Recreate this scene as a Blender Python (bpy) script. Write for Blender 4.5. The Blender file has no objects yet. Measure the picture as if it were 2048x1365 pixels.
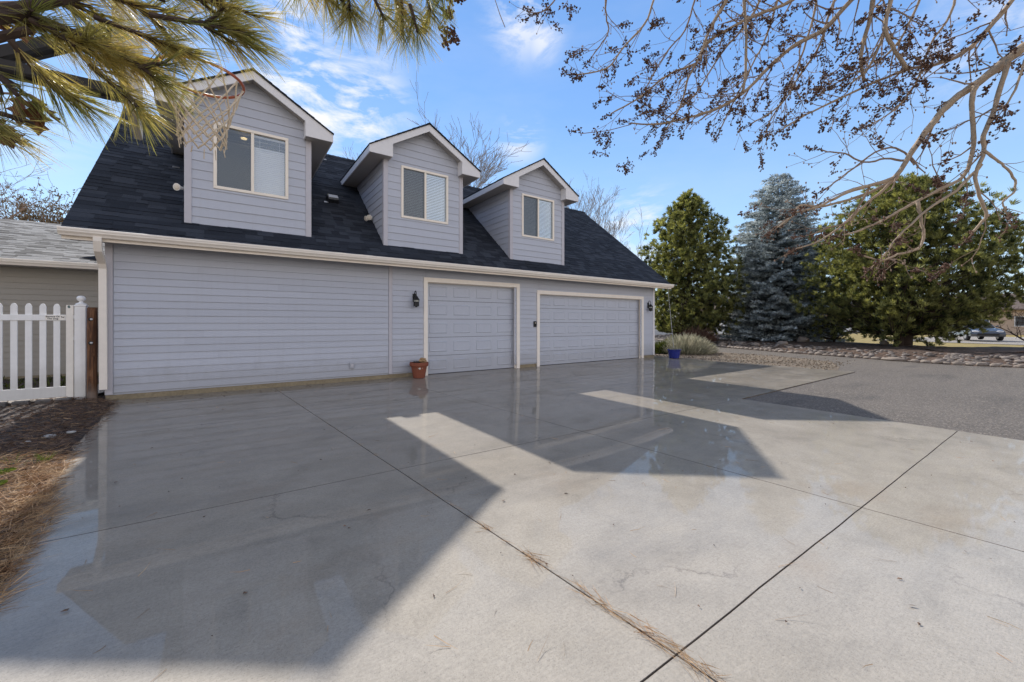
import bpy, math, random
from mathutils import Vector, Matrix, noise as mnoise
R = math.radians
sc = bpy.context.scene
col = sc.collection
rnd = random.Random(7)

# ------------------------------------------------------------------ camera
CX, CY, CH = -0.677, -9.382, 1.303
YAW = R(35.22); FPX = 800.5; V0 = 646.6
SY, CYW = math.sin(YAW), math.cos(YAW)
def at(u, v, d):
    """point seen in direction (u, v) at depth d in front of the camera spot"""
    r = (u - 1024) / FPX * d
    return Vector((CX + d*SY + r*CYW, CY + d*CYW - r*SY, CH - (v - V0)*d/FPX))
cam_d = bpy.data.cameras.new('camera'); cam = bpy.data.objects.new('camera', cam_d); col.objects.link(cam)
cam.location = (CX, CY, CH); cam.rotation_euler = (R(90), 0, -YAW)
cam_d.sensor_width = 36; cam_d.lens = 36*FPX/2048; cam_d.shift_y = (V0 - 682.5)/2048
cam_d.clip_start = 0.05; cam_d.clip_end = 2000
sc.camera = cam

# ------------------------------------------------------------------ materials
class NT:
    def __init__(s, nt): s.nt = nt; s.n = nt.nodes; s.l = nt.links
    def new(s, t, **kw):
        n = s.n.new(t)
        for k, v in kw.items():
            if k in n.inputs: n.inputs[k].default_value = v
            else: setattr(n, k, v)
        return n
    def link(s, a, b): s.l.new(a, b)
    def noise(s, vec, scale, detail=4, rough=.55, dist=0):
        n = s.new('ShaderNodeTexNoise', Scale=scale, Detail=detail, Roughness=rough, Distortion=dist)
        if vec: s.link(vec, n.inputs['Vector'])
        return n.outputs['Fac']
    def ramp(s, fac, stops, interp='LINEAR'):
        r = s.new('ShaderNodeValToRGB'); r.color_ramp.interpolation = interp
        e = r.color_ramp.elements
        while len(e) < len(stops): e.new(.5)
        for q, (p, c) in zip(e, stops):
            q.position = p
            q.color = (c, c, c, 1) if not hasattr(c, '__len__') else (*c, 1)
        s.link(fac, r.inputs['Fac']); return r.outputs['Color']
    def mix(s, fac, a, b, mode='MIX'):
        m = s.new('ShaderNodeMix', data_type='RGBA', blend_type=mode)
        for i, v in ((0, fac), (6, a), (7, b)):
            if hasattr(v, 'is_linked'): s.link(v, m.inputs[i])
            elif hasattr(v, '__len__'): m.inputs[i].default_value = (*v, 1)
            else: m.inputs[i].default_value = v if i == 0 else (v, v, v, 1)
        return m.outputs[2]
    def math(s, op, a, b=0.0, c=None):
        m = s.new('ShaderNodeMath', operation=op)
        for i, v in ((0, a), (1, b), (2, c)):
            if v is None: continue
            if hasattr(v, 'is_linked'): s.link(v, m.inputs[i])
            else: m.inputs[i].default_value = v
        return m.outputs[0]
    def mapping(s, vec, scale=(1, 1, 1), rot=(0, 0, 0), loc=(0, 0, 0)):
        m = s.new('ShaderNodeMapping'); m.inputs['Scale'].default_value = scale
        m.inputs['Rotation'].default_value = rot; m.inputs['Location'].default_value = loc
        s.link(vec, m.inputs['Vector']); return m.outputs['Vector']
    def bump(s, h, strength=.3, dist=.01):
        b = s.new('ShaderNodeBump', Strength=strength, Distance=dist)
        s.link(h, b.inputs['Height']); return b.outputs['Normal']

def new_mat(name):
    m = bpy.data.materials.new(name); m.use_nodes = True
    t = NT(m.node_tree); t.n.clear()
    out = t.new('ShaderNodeOutputMaterial'); p = t.new('ShaderNodeBsdfPrincipled')
    t.link(p.outputs[0], out.inputs[0])
    tc = t.new('ShaderNodeTexCoord')
    return m, t, p, out, tc.outputs['Object']

def simple(name, colr, rough=.6, var=.12, scale=3., grain=.0, gscale=60., metal=0., bump=0., bscale=40., spec=.4, stretch=(1, 1, 1), island=0.):
    """painted / solid surface with large soft variation, fine grain and optional bump"""
    m, t, p, out, ob = new_mat(name)
    v = t.mapping(ob, stretch)
    n = t.noise(v, scale, 5)
    c = t.mix(n, [x*(1-var) for x in colr], [min(1, x*(1+var)) for x in colr])
    if grain:
        g = t.noise(v, gscale, 3)
        c = t.mix(t.ramp(g, [(.35, 1-grain), (.65, 1)]), (0, 0, 0), c, 'MULTIPLY') if False else t.mix(1.0, c, t.ramp(g, [(.3, 1-grain), (.7, 1.0)]), 'MULTIPLY')
    if island:
        gi = t.new('ShaderNodeNewGeometry')
        c = t.mix(1.0, c, t.ramp(gi.outputs['Random Per Island'], [(0, 1-island), (1, 1+island)]), 'MULTIPLY')
    t.link(c, p.inputs['Base Color'])
    p.inputs['Roughness'].default_value = rough; p.inputs['Metallic'].default_value = metal
    p.inputs['Specular IOR Level'].default_value = spec
    if bump:
        t.link(t.bump(t.noise(v, bscale, 4), bump, .01), p.inputs['Normal'])
    return m

M = {}
M['siding'] = simple('lavender_grey_siding', (.50, .515, .575), .55, .05, 1.2, .06, 30, bump=.12, bscale=14, stretch=(1.2, 1.2, 30), island=.035)
def weather(m, dirt, z1, amt, streak=0.):
    t = NT(m.node_tree); p = next(n for n in t.n if n.type == 'BSDF_PRINCIPLED')
    src = p.inputs['Base Color'].links[0].from_socket
    ob = next(n for n in t.n if n.type == 'TEX_COORD').outputs['Object']
    sep = t.new('ShaderNodeSeparateXYZ'); t.link(ob, sep.inputs[0])
    h = t.math('ADD', sep.outputs['Z'], t.math('MULTIPLY', t.noise(ob, 3.5, 5, .65), -.55))
    f = t.math('MULTIPLY', t.ramp(h, [(0, 1), (z1, 0)]), amt)
    c = t.mix(f, src, dirt)
    if streak:
        sn = t.noise(t.mapping(ob, (9, 9, .5)), 1.6, 5, .6)
        c = t.mix(t.ramp(sn, [(.50, 0), (.75, streak)]), c, dirt)
    t.link(c, p.inputs['Base Color']); return m
weather(M['siding'], (.21, .19, .165), .30, .28, .06)
M['siding_wing'] = simple('taupe_grey_siding', (.37, .335, .285), .6, .06, 1.2, .06, 30, bump=.12, bscale=14, stretch=(1.2, 1.2, 30))
M['trim'] = simple('cream_trim', (.92, .83, .73), .45, .04, 2, .05, 12)
M['dormer_trim'] = simple('pale_rake_trim', (.78, .75, .745), .5, .04, 2, .05, 12)
M['corner'] = simple('grey_corner_trim', (.53, .505, .535), .5, .04, 2, .05, 12)
M['soffit'] = simple('soffit_paint', (.40, .37, .35), .6, .06, 2)
M['door'] = simple('garage_door_paint', (.50, .52, .585), .42, .035, 1.5, .04, 20)
M['vinyl'] = simple('almond_vinyl', (.90, .80, .68), .4, .03, 3)
M['white'] = simple('white_vinyl', (.90, .88, .86), .4, .04, 4, .04, 20)
weather(M['white'], (.40, .37, .31), .4, .4, .14)
M['white_aged'] = simple('aged_white_vinyl', (.88, .82, .74), .4, .05, 4, .05, 15)
weather(M['door'], (.24, .22, .20), .28, .25, .04) if 'door' in M else None
M['black_metal'] = simple('black_metal', (.012, .012, .012), .45, .2, 8)
M['dark_steel'] = simple('dark_brown_steel', (.02, .016, .013), .5, .2, 8)
M['galv'] = simple('galvanised_metal', (.5, .5, .52), .35, .1, 30, metal=.9)
M['orange'] = simple('orange_rim_paint', (.50, .13, .05), .4, .15, 14, .2, 40)
M['net'] = simple('net_cord', (.66, .55, .41), .85, .08, 20)
M['board'] = simple('weathered_backboard', (.52, .47, .42), .6, .12, 6, .12, 20)
M['terracotta'] = simple('terracotta', (.25, .075, .04), .75, .18, 7, .1, 50)
M['dried'] = simple('dried_plant', (.36, .23, .12), .9, .3, 20, island=.35)
M['blue_glaze'] = simple('blue_glaze', (.012, .022, .20), .12, .25, 8, spec=.6)
M['joint'] = simple('dirty_joint_edge', (.15, .12, .095), .95, .5, 14, .4, 80)
M['dirt'] = simple('soil', (.06, .045, .034), .95, .3, 12, .4, 80)
M['foundation'] = simple('concrete_foundation', (.31, .25, .16), .85, .25, 4, .25, 30, bump=.3, bscale=30)
M['dark_backing'] = simple('painted_dark_interior', (.025, .023, .022), .9, .2, 2)  # near-black paint stands in for the unlit rooms behind panes and doors
M['blind'] = simple('white_blind', (.92, .91, .90), .5, .03, 5)
M['blind_beige'] = simple('beige_blind', (.42, .37, .29), .6, .06, 5)  # darker beige slats behind the left pane of one dormer
M['bark_tan'] = simple('tan_bark', (.42, .315, .22), .85, .22, 14, .25, 60, bump=.4, bscale=50)  # tan bark tone for the limbs and trunk
M['bark_twig'] = simple('grey_brown_twig', (.27, .185, .13), .85, .25, 20)
M['seed'] = simple('dried_seed_cluster', (.10, .052, .034), .85, .45, 40, island=.5)
M['bark_dark'] = simple('dark_bark', (.075, .05, .038), .95, .35, 6, .4, 30, bump=.6, bscale=18)
M['bark_grey'] = simple('pale_grey_bark', (.30, .26, .23), .9, .2, 6)
M['oak_leaf'] = simple('dead_oak_leaf', (.16, .065, .03), .75, .35, 15, island=.35)
M['stone'] = simple('river_stone', (.28, .225, .18), .8, .18, 5, .3, 45, bump=.25, bscale=25, island=.32)
M['rock_mass'] = simple('river_rock', (.20, .165, .14), .8, .2, 3, .2, 50, island=.5)
M['paver'] = simple('grey_paver', (.16, .145, .135), .9, .2, 10, .3, 60, bump=.3)
M['car_paint'] = simple('silver_car_paint', (.13, .135, .145), .22, .03, 2, metal=.6)
M['car_glass'] = simple('dark_car_glass', (.015, .018, .02), .06, .1, 2, spec=.7)
M['rubber'] = simple('black_rubber', (.015, .015, .016), .8, .2, 9)
M['headlamp'] = simple('clear_headlamp', (.6, .6, .62), .15, .1, 9, spec=.7)
M['far_white'] = simple('white_wall_paint', (.72, .72, .72), .7, .05, 2)
M['far_tan'] = simple('tan_wall_paint', (.48, .36, .27), .8, .1, 2)
M['far_roof'] = simple('brown_roof', (.16, .12, .10), .9, .2, 3)
M['far_window'] = simple('dark_window', (.03, .035, .045), .15, .2, 1)
M['vent'] = simple('vent_black', (.02, .021, .025), .4, .2, 6)
M['lens'] = simple('frosted_lens', (.72, .62, .50), .3, .05, 10)
M['lantern_glass'] = simple('seeded_lantern_glass', (.55, .55, .50), .12, .1, 20, spec=.6)
M['stain'] = simple('teal_stain', (.10, .16, .15), .7, .3, 30)
M['ink'] = simple('black_ink', (.012, .011, .011), .6, .1, 5)
M['bird_white'] = simple('white_emblem', (.7, .66, .6), .7, .1, 20)
M['white_stone'] = simple('pale_stone', (.50, .49, .47), .8, .15, 20)

def foliage(name, a, b, rough=.6, trans=.35, tcol=None, nscale=1.1, isl=.35):
    m, t, p, out, ob = new_mat(name)
    n = t.noise(ob, nscale, 3)
    c = t.mix(t.ramp(n, [(.37, 0), (.63, 1)]), a, b)
    g = t.new('ShaderNodeNewGeometry')
    c = t.mix(1.0, c, t.ramp(g.outputs['Random Per Island'], [(0, 1-isl), (1, 1+isl)]), 'MULTIPLY')
    t.link(c, p.inputs['Base Color']); p.inputs['Roughness'].default_value = rough
    p.inputs['Specular IOR Level'].default_value = .35
    tr = t.new('ShaderNodeBsdfTranslucent')
    if tcol: t.link(t.mix(1.0, c, tcol, 'MULTIPLY'), tr.inputs['Color'])
    else: t.link(c, tr.inputs['Color'])
    ms = t.new('ShaderNodeMixShader'); ms.inputs[0].default_value = trans
    t.link(p.outputs[0], ms.inputs[1]); t.link(tr.outputs[0], ms.inputs[2]); t.link(ms.outputs[0], out.inputs[0])
    return m
M['needle'] = foliage('long_pine_needle', (.18, .19, .06), (.48, .385, .15), .42, .52, (1.5, 1.4, .9), 5, .5)
M['pine_leaf'] = foliage('pine_foliage', (.028, .042, .016), (.40, .39, .15), .55, .42, (1.3, 1.3, .7), 2.3, .4)  # dark-to-pale noise paints shaded gaps and sunlit tufts into the crown
M['pine_leaf_b'] = foliage('broad_pine_foliage', (.026, .040, .016), (.38, .37, .145), .55, .42, (1.3, 1.3, .7), 2.5, .4)  # lit tufts and dark gaps put into the colour here too
M['spruce_leaf'] = foliage('blue_spruce_foliage', (.12, .15, .155), (.72, .77, .76), .6, .32, None, 2.0, .4)
M['sage'] = foliage('silver_sage', (.26, .26, .18), (.52, .47, .34), .8, .3, None, 3, .4)
M['green_shrub'] = foliage('green_shrub_leaf', (.05, .075, .012), (.11, .12, .02), .6, .3, None, 4, .4)
M['brown_leaf'] = foliage('brown_foliage', (.13, .09, .05), (.21, .15, .075), .8, .3, None, 2, .4)
M['grass_blade'] = foliage('green_grass_blade', (.08, .13, .015), (.16, .19, .03), .6, .4, None, 8, .4)
M['litter'] = foliage('dry_pine_needle', (.34, .18, .08), (.56, .37, .20), .7, .15, None, 9, .5)
M['litter_dark'] = foliage('mulch_needle', (.085, .05, .034), (.20, .13, .09), .85, .05, None, 9, .6)

# concrete -----------------------------------------------------------
def concrete():
    m, t, p, out, ob = new_mat('wet_concrete')
    big = t.noise(ob, .55, 5, .6)
    mid = t.noise(ob, 2.7, 6, .65, .4)
    fine = t.noise(ob, 70, 4, .7)
    speck = t.noise(ob, 190, 2, .6)
    c = t.mix(big, (.395, .345, .278), (.50, .446, .375))
    c = t.mix(1.0, c, t.ramp(mid, [(.28, .80), (.5, .97), (.75, 1.07)]), 'MULTIPLY')
    c = t.mix(1.0, c, t.ramp(fine, [(.3, .82), (.55, 1.0), (.75, 1.1)]), 'MULTIPLY')
    c = t.mix(1.0, c, t.ramp(speck, [(.28, .62), (.42, 1.0), (.7, 1.0), (.8, 1.25)]), 'MULTIPLY')
    # warm rusty stains
    st = t.noise(t.mapping(ob, (1, 1.6, 1), (0, 0, .5), (3.1, 1.7, 0)), .9, 5, .6)
    c = t.mix(t.ramp(st, [(.58, 0), (.78, .38)]), c, (.33, .235, .15))
    # dark damp drifts
    dk = t.noise(t.mapping(ob, (.6, 2.2, 1), (0, 0, -.25), (9, 4, 0)), .8, 6, .65)
    c = t.mix(t.ramp(dk, [(.55, 0), (.78, .30)]), c, (.15, .145, .14))
    br = t.noise(t.mapping(ob, (9, 150, 1), (0, 0, .06)), 1.0, 3, .6)
    c = t.mix(1.0, c, t.ramp(br, [(.3, .94), (.7, 1.05)]), 'MULTIPLY')
    wob = t.new('ShaderNodeVectorMath', operation='ADD'); t.link(ob, wob.inputs[0])
    nv = t.new('ShaderNodeTexNoise', Scale=1.3, Detail=6., Roughness=.7); t.link(ob, nv.inputs['Vector'])
    sc2 = t.new('ShaderNodeVectorMath', operation='SCALE'); t.link(nv.outputs['Color'], sc2.inputs[0]); sc2.inputs['Scale'].default_value = .9; t.link(sc2.outputs[0], wob.inputs[1])
    vc = t.new('ShaderNodeTexVoronoi', feature='DISTANCE_TO_EDGE', Scale=.33); t.link(wob.outputs[0], vc.inputs['Vector'])
    crk = t.math('MULTIPLY', t.ramp(vc.outputs['Distance'], [(0, 1), (.0022, .7), (.005, 0)]), t.ramp(t.noise(ob, .9, 3), [(.52, 0), (.62, .55)]))
    c = t.mix(crk, c, (.12, .10, .085))
    # faint tyre scuffs
    ty = t.noise(t.mapping(ob, (.28, 2.6, 1), (0, 0, 1.35), (2, 3, 0)), 1.1, 5, .6)
    c = t.mix(t.ramp(ty, [(.56, 0), (.70, .16)]), c, (.13, .125, .12))
    # wetter near the building; the darker tint also paints in some house shade
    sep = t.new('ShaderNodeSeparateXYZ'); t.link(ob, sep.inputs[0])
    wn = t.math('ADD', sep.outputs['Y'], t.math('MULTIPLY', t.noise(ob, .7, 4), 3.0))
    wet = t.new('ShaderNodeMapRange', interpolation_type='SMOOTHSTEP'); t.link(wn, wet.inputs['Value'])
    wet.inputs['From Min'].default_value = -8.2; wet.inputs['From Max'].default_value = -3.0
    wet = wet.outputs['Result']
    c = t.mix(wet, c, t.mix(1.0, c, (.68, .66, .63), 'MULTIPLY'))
    t.link(c, p.inputs['Base Color'])
    p.inputs['Roughness'].default_value = .65
    p.inputs['Specular IOR Level'].default_value = .3
    patch = t.ramp(t.noise(t.mapping(ob, (1, 1.5, 1)), .9, 7, .66), [(.36, .45), (.47, .85), (.56, 1.0)])
    t.link(t.math('MULTIPLY', patch, t.math('MULTIPLY_ADD', wet, .14, .62)), p.inputs['Coat Weight'])
    t.link(t.math('MULTIPLY_ADD', t.math('SUBTRACT', 1.0, wet), .022, .012), p.inputs['Coat Roughness'])
    p.inputs['Coat IOR'].default_value = 1.33
    t.link(t.bump(t.math('ADD', fine, t.math('MULTIPLY', speck, .5)), .35, .006), p.inputs['Normal'])
    t.link(t.bump(t.noise(ob, 5, 3), .004, .02), p.inputs['Coat Normal'])
    return m
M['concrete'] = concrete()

def asphalt():
    m, t, p, out, ob = new_mat('worn_asphalt')
    big = t.noise(ob, .45, 5, .6); fine = t.noise(ob, 85, 3, .7)
    vo = t.new('ShaderNodeTexVoronoi', Scale=62.); t.link(ob, vo.inputs['Vector'])
    c = t.mix(big, (.105, .090, .077), (.175, .152, .130))
    c = t.mix(t.ramp(vo.outputs['Color'], [(.62, 0), (.85, .55)]), c, (.44, .37, .30))
    c = t.mix(1.0, c, t.ramp(fine, [(.3, .6), (.7, 1.25)]), 'MULTIPLY')
    sm = t.noise(t.mapping(ob, (.35, 1.4, 1), (0, 0, .9)), 1.0, 5, .6)
    c = t.mix(t.ramp(sm, [(.56, 0), (.72, .45)]), c, (.05, .048, .047))
    t.link(c, p.inputs['Base Color']); p.inputs['Roughness'].default_value = .8
    p.inputs['Specular IOR Level'].default_value = .35
    t.link(t.bump(t.math('ADD', fine, vo.outputs['Distance']), .6, .012), p.inputs['Normal'])
    return m
M['asphalt'] = asphalt()

def speckle(name, cols, scale, big=(.75, 1.2), bump=.8, rough=.9):
    m, t, p, out, ob = new_mat(name)
    vo = t.new('ShaderNodeTexVoronoi', Scale=scale); t.link(ob, vo.inputs['Vector'])
    sp = t.new('ShaderNodeSeparateColor'); t.link(vo.outputs['Color'], sp.inputs[0])
    k = len(cols)
    c = t.ramp(sp.outputs[0], [((i+.5)/k, q) for i, q in enumerate(cols)], 'CONSTANT')
    c = t.mix(1.0, c, t.ramp(t.noise(ob, .6, 5), [(.3, big[0]), (.7, big[1])]), 'MULTIPLY')
    c = t.mix(1.0, c, t.ramp(vo.outputs['Distance'], [(.0, 1.1), (.7, .55)]), 'MULTIPLY')
    t.link(c, p.inputs['Base Color']); p.inputs['Roughness'].default_value = rough
    t.link(t.bump(t.math('SUBTRACT', 1.0, vo.outputs['Distance']), bump, .02), p.inputs['Normal'])
    return m
M['gravel'] = speckle('pea_gravel', [(.30, .235, .165), (.19, .14, .10), (.37, .30, .22), (.25, .17, .105), (.14, .115, .09)], 30)
M['mulch'] = speckle('bark_mulch', [(.055, .036, .028), (.10, .066, .048), (.035, .026, .022), (.15, .105, .08), (.075, .05, .036)], 34, (.7, 1.25), .9)
M['berm'] = speckle('berm_bark', [(.10, .055, .033), (.16, .095, .06), (.07, .042, .028), (.21, .14, .10), (.12, .07, .045)], 14, (.6, 1.3), .9)
M['ground'] = speckle('dry_ground', [(.20, .165, .09), (.25, .20, .11), (.17, .145, .08), (.23, .19, .12)], 9, (.7, 1.25), .4)
M['lawn'] = speckle('dry_lawn', [(.40, .29, .085), (.36, .26, .075), (.44, .33, .11), (.34, .26, .07)], 11, (.85, 1.15), .3)
M['pale_gravel'] = speckle('pale_gravel', [(.48, .43, .37), (.38, .33, .28), (.55, .50, .44), (.42, .35, .29)], 40)

def shingle(name, dark, light, accent, sx, sz):
    m, t, p, out, ob = new_mat(name)
    g = t.new('ShaderNodeNewGeometry')
    c = t.ramp(g.outputs['Random Per Island'], [(0, dark), (.40, light), (.62, dark), (.72, accent)] if accent[0] > dark[0] else [(0, dark), (.60, light), (.66, accent), (.9, [q*1.6 for q in accent])])
    c = t.mix(1.0, c, t.ramp(t.noise(ob, 120, 3, .7), [(.3, .55), (.55, 1), (.75, 1.5)]), 'MULTIPLY')
    c = t.mix(1.0, c, t.ramp(t.noise(ob, .8, 4), [(.3, .82), (.7, 1.15)]), 'MULTIPLY')
    t.link(c, p.inputs['Base Color']); p.inputs['Roughness'].default_value = .85
    p.inputs['Specular IOR Level'].default_value = .3
    t.link(t.bump(t.noise(ob, 150, 3, .7), .5, .004), p.inputs['Normal'])
    return m
M['shingle'] = shingle('charcoal_navy_shingle', (.015, .0185, .027), (.027, .032, .044), (.040, .046, .060), 1, 1)
M['shingle_pale'] = shingle('pale_grey_shingle', (.26, .25, .24), (.33, .32, .305), (.09, .085, .08), 1, 1)

def wood_post():
    m, t, p, out, ob = new_mat('weathered_wood_post')
    v = t.mapping(ob, (14, 14, 1.4))
    n = t.noise(v, 2.2, 6, .65, .6)
    c = t.ramp(n, [(.25, (.02, .010, .006)), (.45, (.09, .036, .015)), (.60, (.19, .085, .036)), (.8, (.27, .17, .10))])
    sep = t.new('ShaderNodeSeparateXYZ'); t.link(ob, sep.inputs[0])
    b = t.ramp(t.math('ADD', sep.outputs['Z'], t.math('MULTIPLY', t.noise(ob, 9, 4), .4)), [(.28, 0), (.5, 1)])
    c = t.mix(b, t.mix(.6, c, (.24, .20, .17)), c)
    t.link(c, p.inputs['Base Color']); p.inputs['Roughness'].default_value = .8
    t.link(t.bump(n, .6, .01), p.inputs['Normal'])
    return m
M['wood_post'] = wood_post()

def glass(name, tint, refl, rough=0.0, wav=0.0):
    m, t, p, out, ob = new_mat(name)
    tr = t.new('ShaderNodeBsdfTransparent'); tr.inputs[0].default_value = (*tint, 1)
    gl = t.new('ShaderNodeBsdfGlossy'); gl.inputs['Roughness'].default_value = rough
    gl.inputs['Color'].default_value = (.72, .85, 1.0, 1)
    if wav:
        nb = t.bump(t.noise(ob, 9, 4, .6, 1.2), wav, .05); t.link(nb, gl.inputs['Normal'])
    fr = t.new('ShaderNodeFresnel', IOR=1.5)
    f = t.math('ADD', t.math('MULTIPLY', fr.outputs[0], 1.0), refl)
    ms = t.new('ShaderNodeMixShader'); t.link(f, ms.inputs[0])
    t.link(tr.outputs[0], ms.inputs[1]); t.link(gl.outputs[0], ms.inputs[2]); t.link(ms.outputs[0], out.inputs[0])
    return m
M['glass'] = glass('window_glass', (.80, .88, .95), .24)
M['glass_wavy'] = glass('wavy_window_glass', (.9, .92, .95), .14, .03, .12)
M['screen'] = glass('insect_screen', (.42, .41, .40), .03, .3)
def emit(name, c, s):
    m, t, p, out, ob = new_mat(name)
    p.inputs['Base Color'].default_value = (*c, 1); p.inputs['Emission Color'].default_value = (*c, 1); p.inputs['Emission Strength'].default_value = s
    return m
M['lamp_on'] = emit('lit_lamp', (1, .72, .35), 3.0)

# ------------------------------------------------------------------ mesh building
class MB:
    def __init__(s): s.v = []; s.f = []
    def add(s, vs, fs):
        b = len(s.v); s.v.extend(tuple(x) for x in vs); s.f.extend(tuple(i+b for i in f) for f in fs); return s
    def quad(s, a, b, c, d): return s.add([a, b, c, d], [(0, 1, 2, 3)])
    def poly(s, pts): return s.add(pts, [tuple(range(len(pts)))])
    def box(s, x0, x1, y0, y1, z0, z1):
        return s.add([(x0,y0,z0),(x1,y0,z0),(x1,y1,z0),(x0,y1,z0),(x0,y0,z1),(x1,y0,z1),(x1,y1,z1),(x0,y1,z1)],
                     [(0,3,2,1),(4,5,6,7),(0,1,5,4),(1,2,6,5),(2,3,7,6),(3,0,4,7)])
    def obox(s, a, b, w, h, up=(0, 0, 1)):
        """bar from a to b, w across, h along up"""
        a = Vector(a); b = Vector(b); d = (b-a).normalized(); u = Vector(up)
        sx = d.cross(u).normalized(); uy = sx.cross(d).normalized()
        vs = []
        for q in (a, b):
            for i, j in ((-1,-1),(1,-1),(1,1),(-1,1)): vs.append(q + sx*w/2*i + uy*h/2*j)
        return s.add(vs, [(0,1,2,3),(7,6,5,4),(0,4,5,1),(1,5,6,2),(2,6,7,3),(3,7,4,0)])
    def prism_x(s, prof, x0, x1):
        n = len(prof)
        vs = [(x0, y, z) for y, z in prof] + [(x1, y, z) for y, z in prof]
        fs = [(i, (i+1) % n, (i+1) % n + n, i+n) for i in range(n)]
        return s.add(vs, fs + [tuple(range(n-1, -1, -1)), tuple(range(n, 2*n))])
    def prism_y(s, prof, y0, y1):
        n = len(prof)
        vs = [(x, y0, z) for x, z in prof] + [(x, y1, z) for x, z in prof]
        fs = [(i, (i+1) % n, (i+1) % n + n, i+n) for i in range(n)]
        return s.add(vs, fs + [tuple(range(n-1, -1, -1)), tuple(range(n, 2*n))])
    def tube(s, pts, rad, n=6, cap=True):
        pts = [Vector(p) for p in pts]
        if not hasattr(rad, '__len__'): rad = [rad]*len(pts)
        ref = Vector((.31, .52, .8))
        vs = []; fs = []
        for i, p in enumerate(pts):
            d = (pts[min(i+1, len(pts)-1)] - pts[max(i-1, 0)])
            d = d.normalized() if d.length > 1e-9 else Vector((0, 0, 1))
            a = d.cross(ref)
            if a.length < .05: a = d.cross(Vector((1, 0, 0)))
            a.normalize(); b = d.cross(a)
            for k in range(n):
                t = 2*math.pi*k/n
                vs.append(p + (a*math.cos(t) + b*math.sin(t))*rad[i])
        for i in range(len(pts)-1):
            for k in range(n):
                k2 = (k+1) % n
                fs.append((i*n+k, i*n+k2, (i+1)*n+k2, (i+1)*n+k))
        if cap:
            fs.append(tuple(range(n-1, -1, -1))); e = (len(pts)-1)*n; fs.append(tuple(range(e, e+n)))
        return s.add(vs, fs)
    def lathe(s, prof, c=(0, 0, 0), n=24):
        vs = []; fs = []
        for r, z in prof:
            for k in range(n):
                t = 2*math.pi*k/n; vs.append((c[0]+r*math.cos(t), c[1]+r*math.sin(t), c[2]+z))
        for i in range(len(prof)-1):
            for k in range(n):
                k2 = (k+1) % n; fs.append((i*n+k, i*n+k2, (i+1)*n+k2, (i+1)*n+k))
        fs.append(tuple(range(n-1, -1, -1))); e = (len(prof)-1)*n; fs.append(tuple(range(e, e+n)))
        return s.add(vs, fs)
    def blob(s, c, rx, ry, rz, rot=0., seed=0, nu=10, nv=6, jit=.12, flat=True):
        vs = []; fs = []; c = Vector(c); ca, sa = math.cos(rot), math.sin(rot)
        for j in range(nv+1):
            ph = math.pi*j/nv
            for i in range(nu):
                th = 2*math.pi*i/nu
                p = Vector((math.sin(ph)*math.cos(th), math.sin(ph)*math.sin(th), math.cos(ph)))
                k = 1 + jit*2*mnoise.noise(p*1.6 + Vector((seed*3.7, seed*1.3, seed*2.1)))
                x, y, z = p.x*rx*k, p.y*ry*k, p.z*rz*k
                vs.append((c.x + x*ca - y*sa, c.y + x*sa + y*ca, c.z + z))
        for j in range(nv):
            for i in range(nu):
                i2 = (i+1) % nu; fs.append((j*nu+i, (j+1)*nu+i, (j+1)*nu+i2, j*nu+i2))
        return s.add(vs, fs)
    def octa(s, c, r, g):
        c = Vector(c); vs = [c + Vector(d)*r*g.uniform(.6, 1.3) for d in ((1,0,0),(-1,0,0),(0,1,0),(0,-1,0),(0,0,1),(0,0,-1))]
        return s.add(vs, [(0,2,4),(2,1,4),(1,3,4),(3,0,4),(2,0,5),(1,2,5),(3,1,5),(0,3,5)])
    def build(s, name, mat, parent=None, smooth=False, bevel=0., loc=None):
        me = bpy.data.meshes.new(name); vs = s.v
        if loc is not None:
            L = Vector(loc); vs = [tuple(Vector(v)-L) for v in s.v]
        me.from_pydata(vs, [], s.f); me.materials.append(mat); me.update()
        if smooth: me.polygons.foreach_set('use_smooth', [True]*len(me.polygons))
        o = bpy.data.objects.new(name, me); col.objects.link(o)
        if parent: o.parent = parent
        if loc is not None: o.location = loc
        if bevel:
            b = o.modifiers.new('bevel', 'BEVEL'); b.width = bevel; b.segments = 2; b.limit_method = 'ANGLE'; b.angle_limit = R(40)
        return o

def tag(o, label=None, cat=None, group=None, kind=None):
    if label: o['label'] = label
    if cat: o['category'] = cat
    if group: o['group'] = group
    if kind: o['kind'] = kind
    return o
def thing(name, label, cat, group=None, loc=(0, 0, 0)):
    o = bpy.data.objects.new(name, None); col.objects.link(o); o.location = loc; o.empty_display_size = .2
    return tag(o, label, cat, group)
def struct(name, mb, mat, **kw): return tag(mb.build(name, mat, **kw), kind='structure')
def lerp(a, b, t): return a + (b-a)*t
def sstep(a, b, x):
    t = max(0, min(1, (x-a)/(b-a))); return t*t*(3-2*t)
def rv(g): 
    while True:
        v = Vector((g.uniform(-1,1), g.uniform(-1,1), g.uniform(-1,1)))
        if .05 < v.length < 1: return v.normalized()

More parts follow.
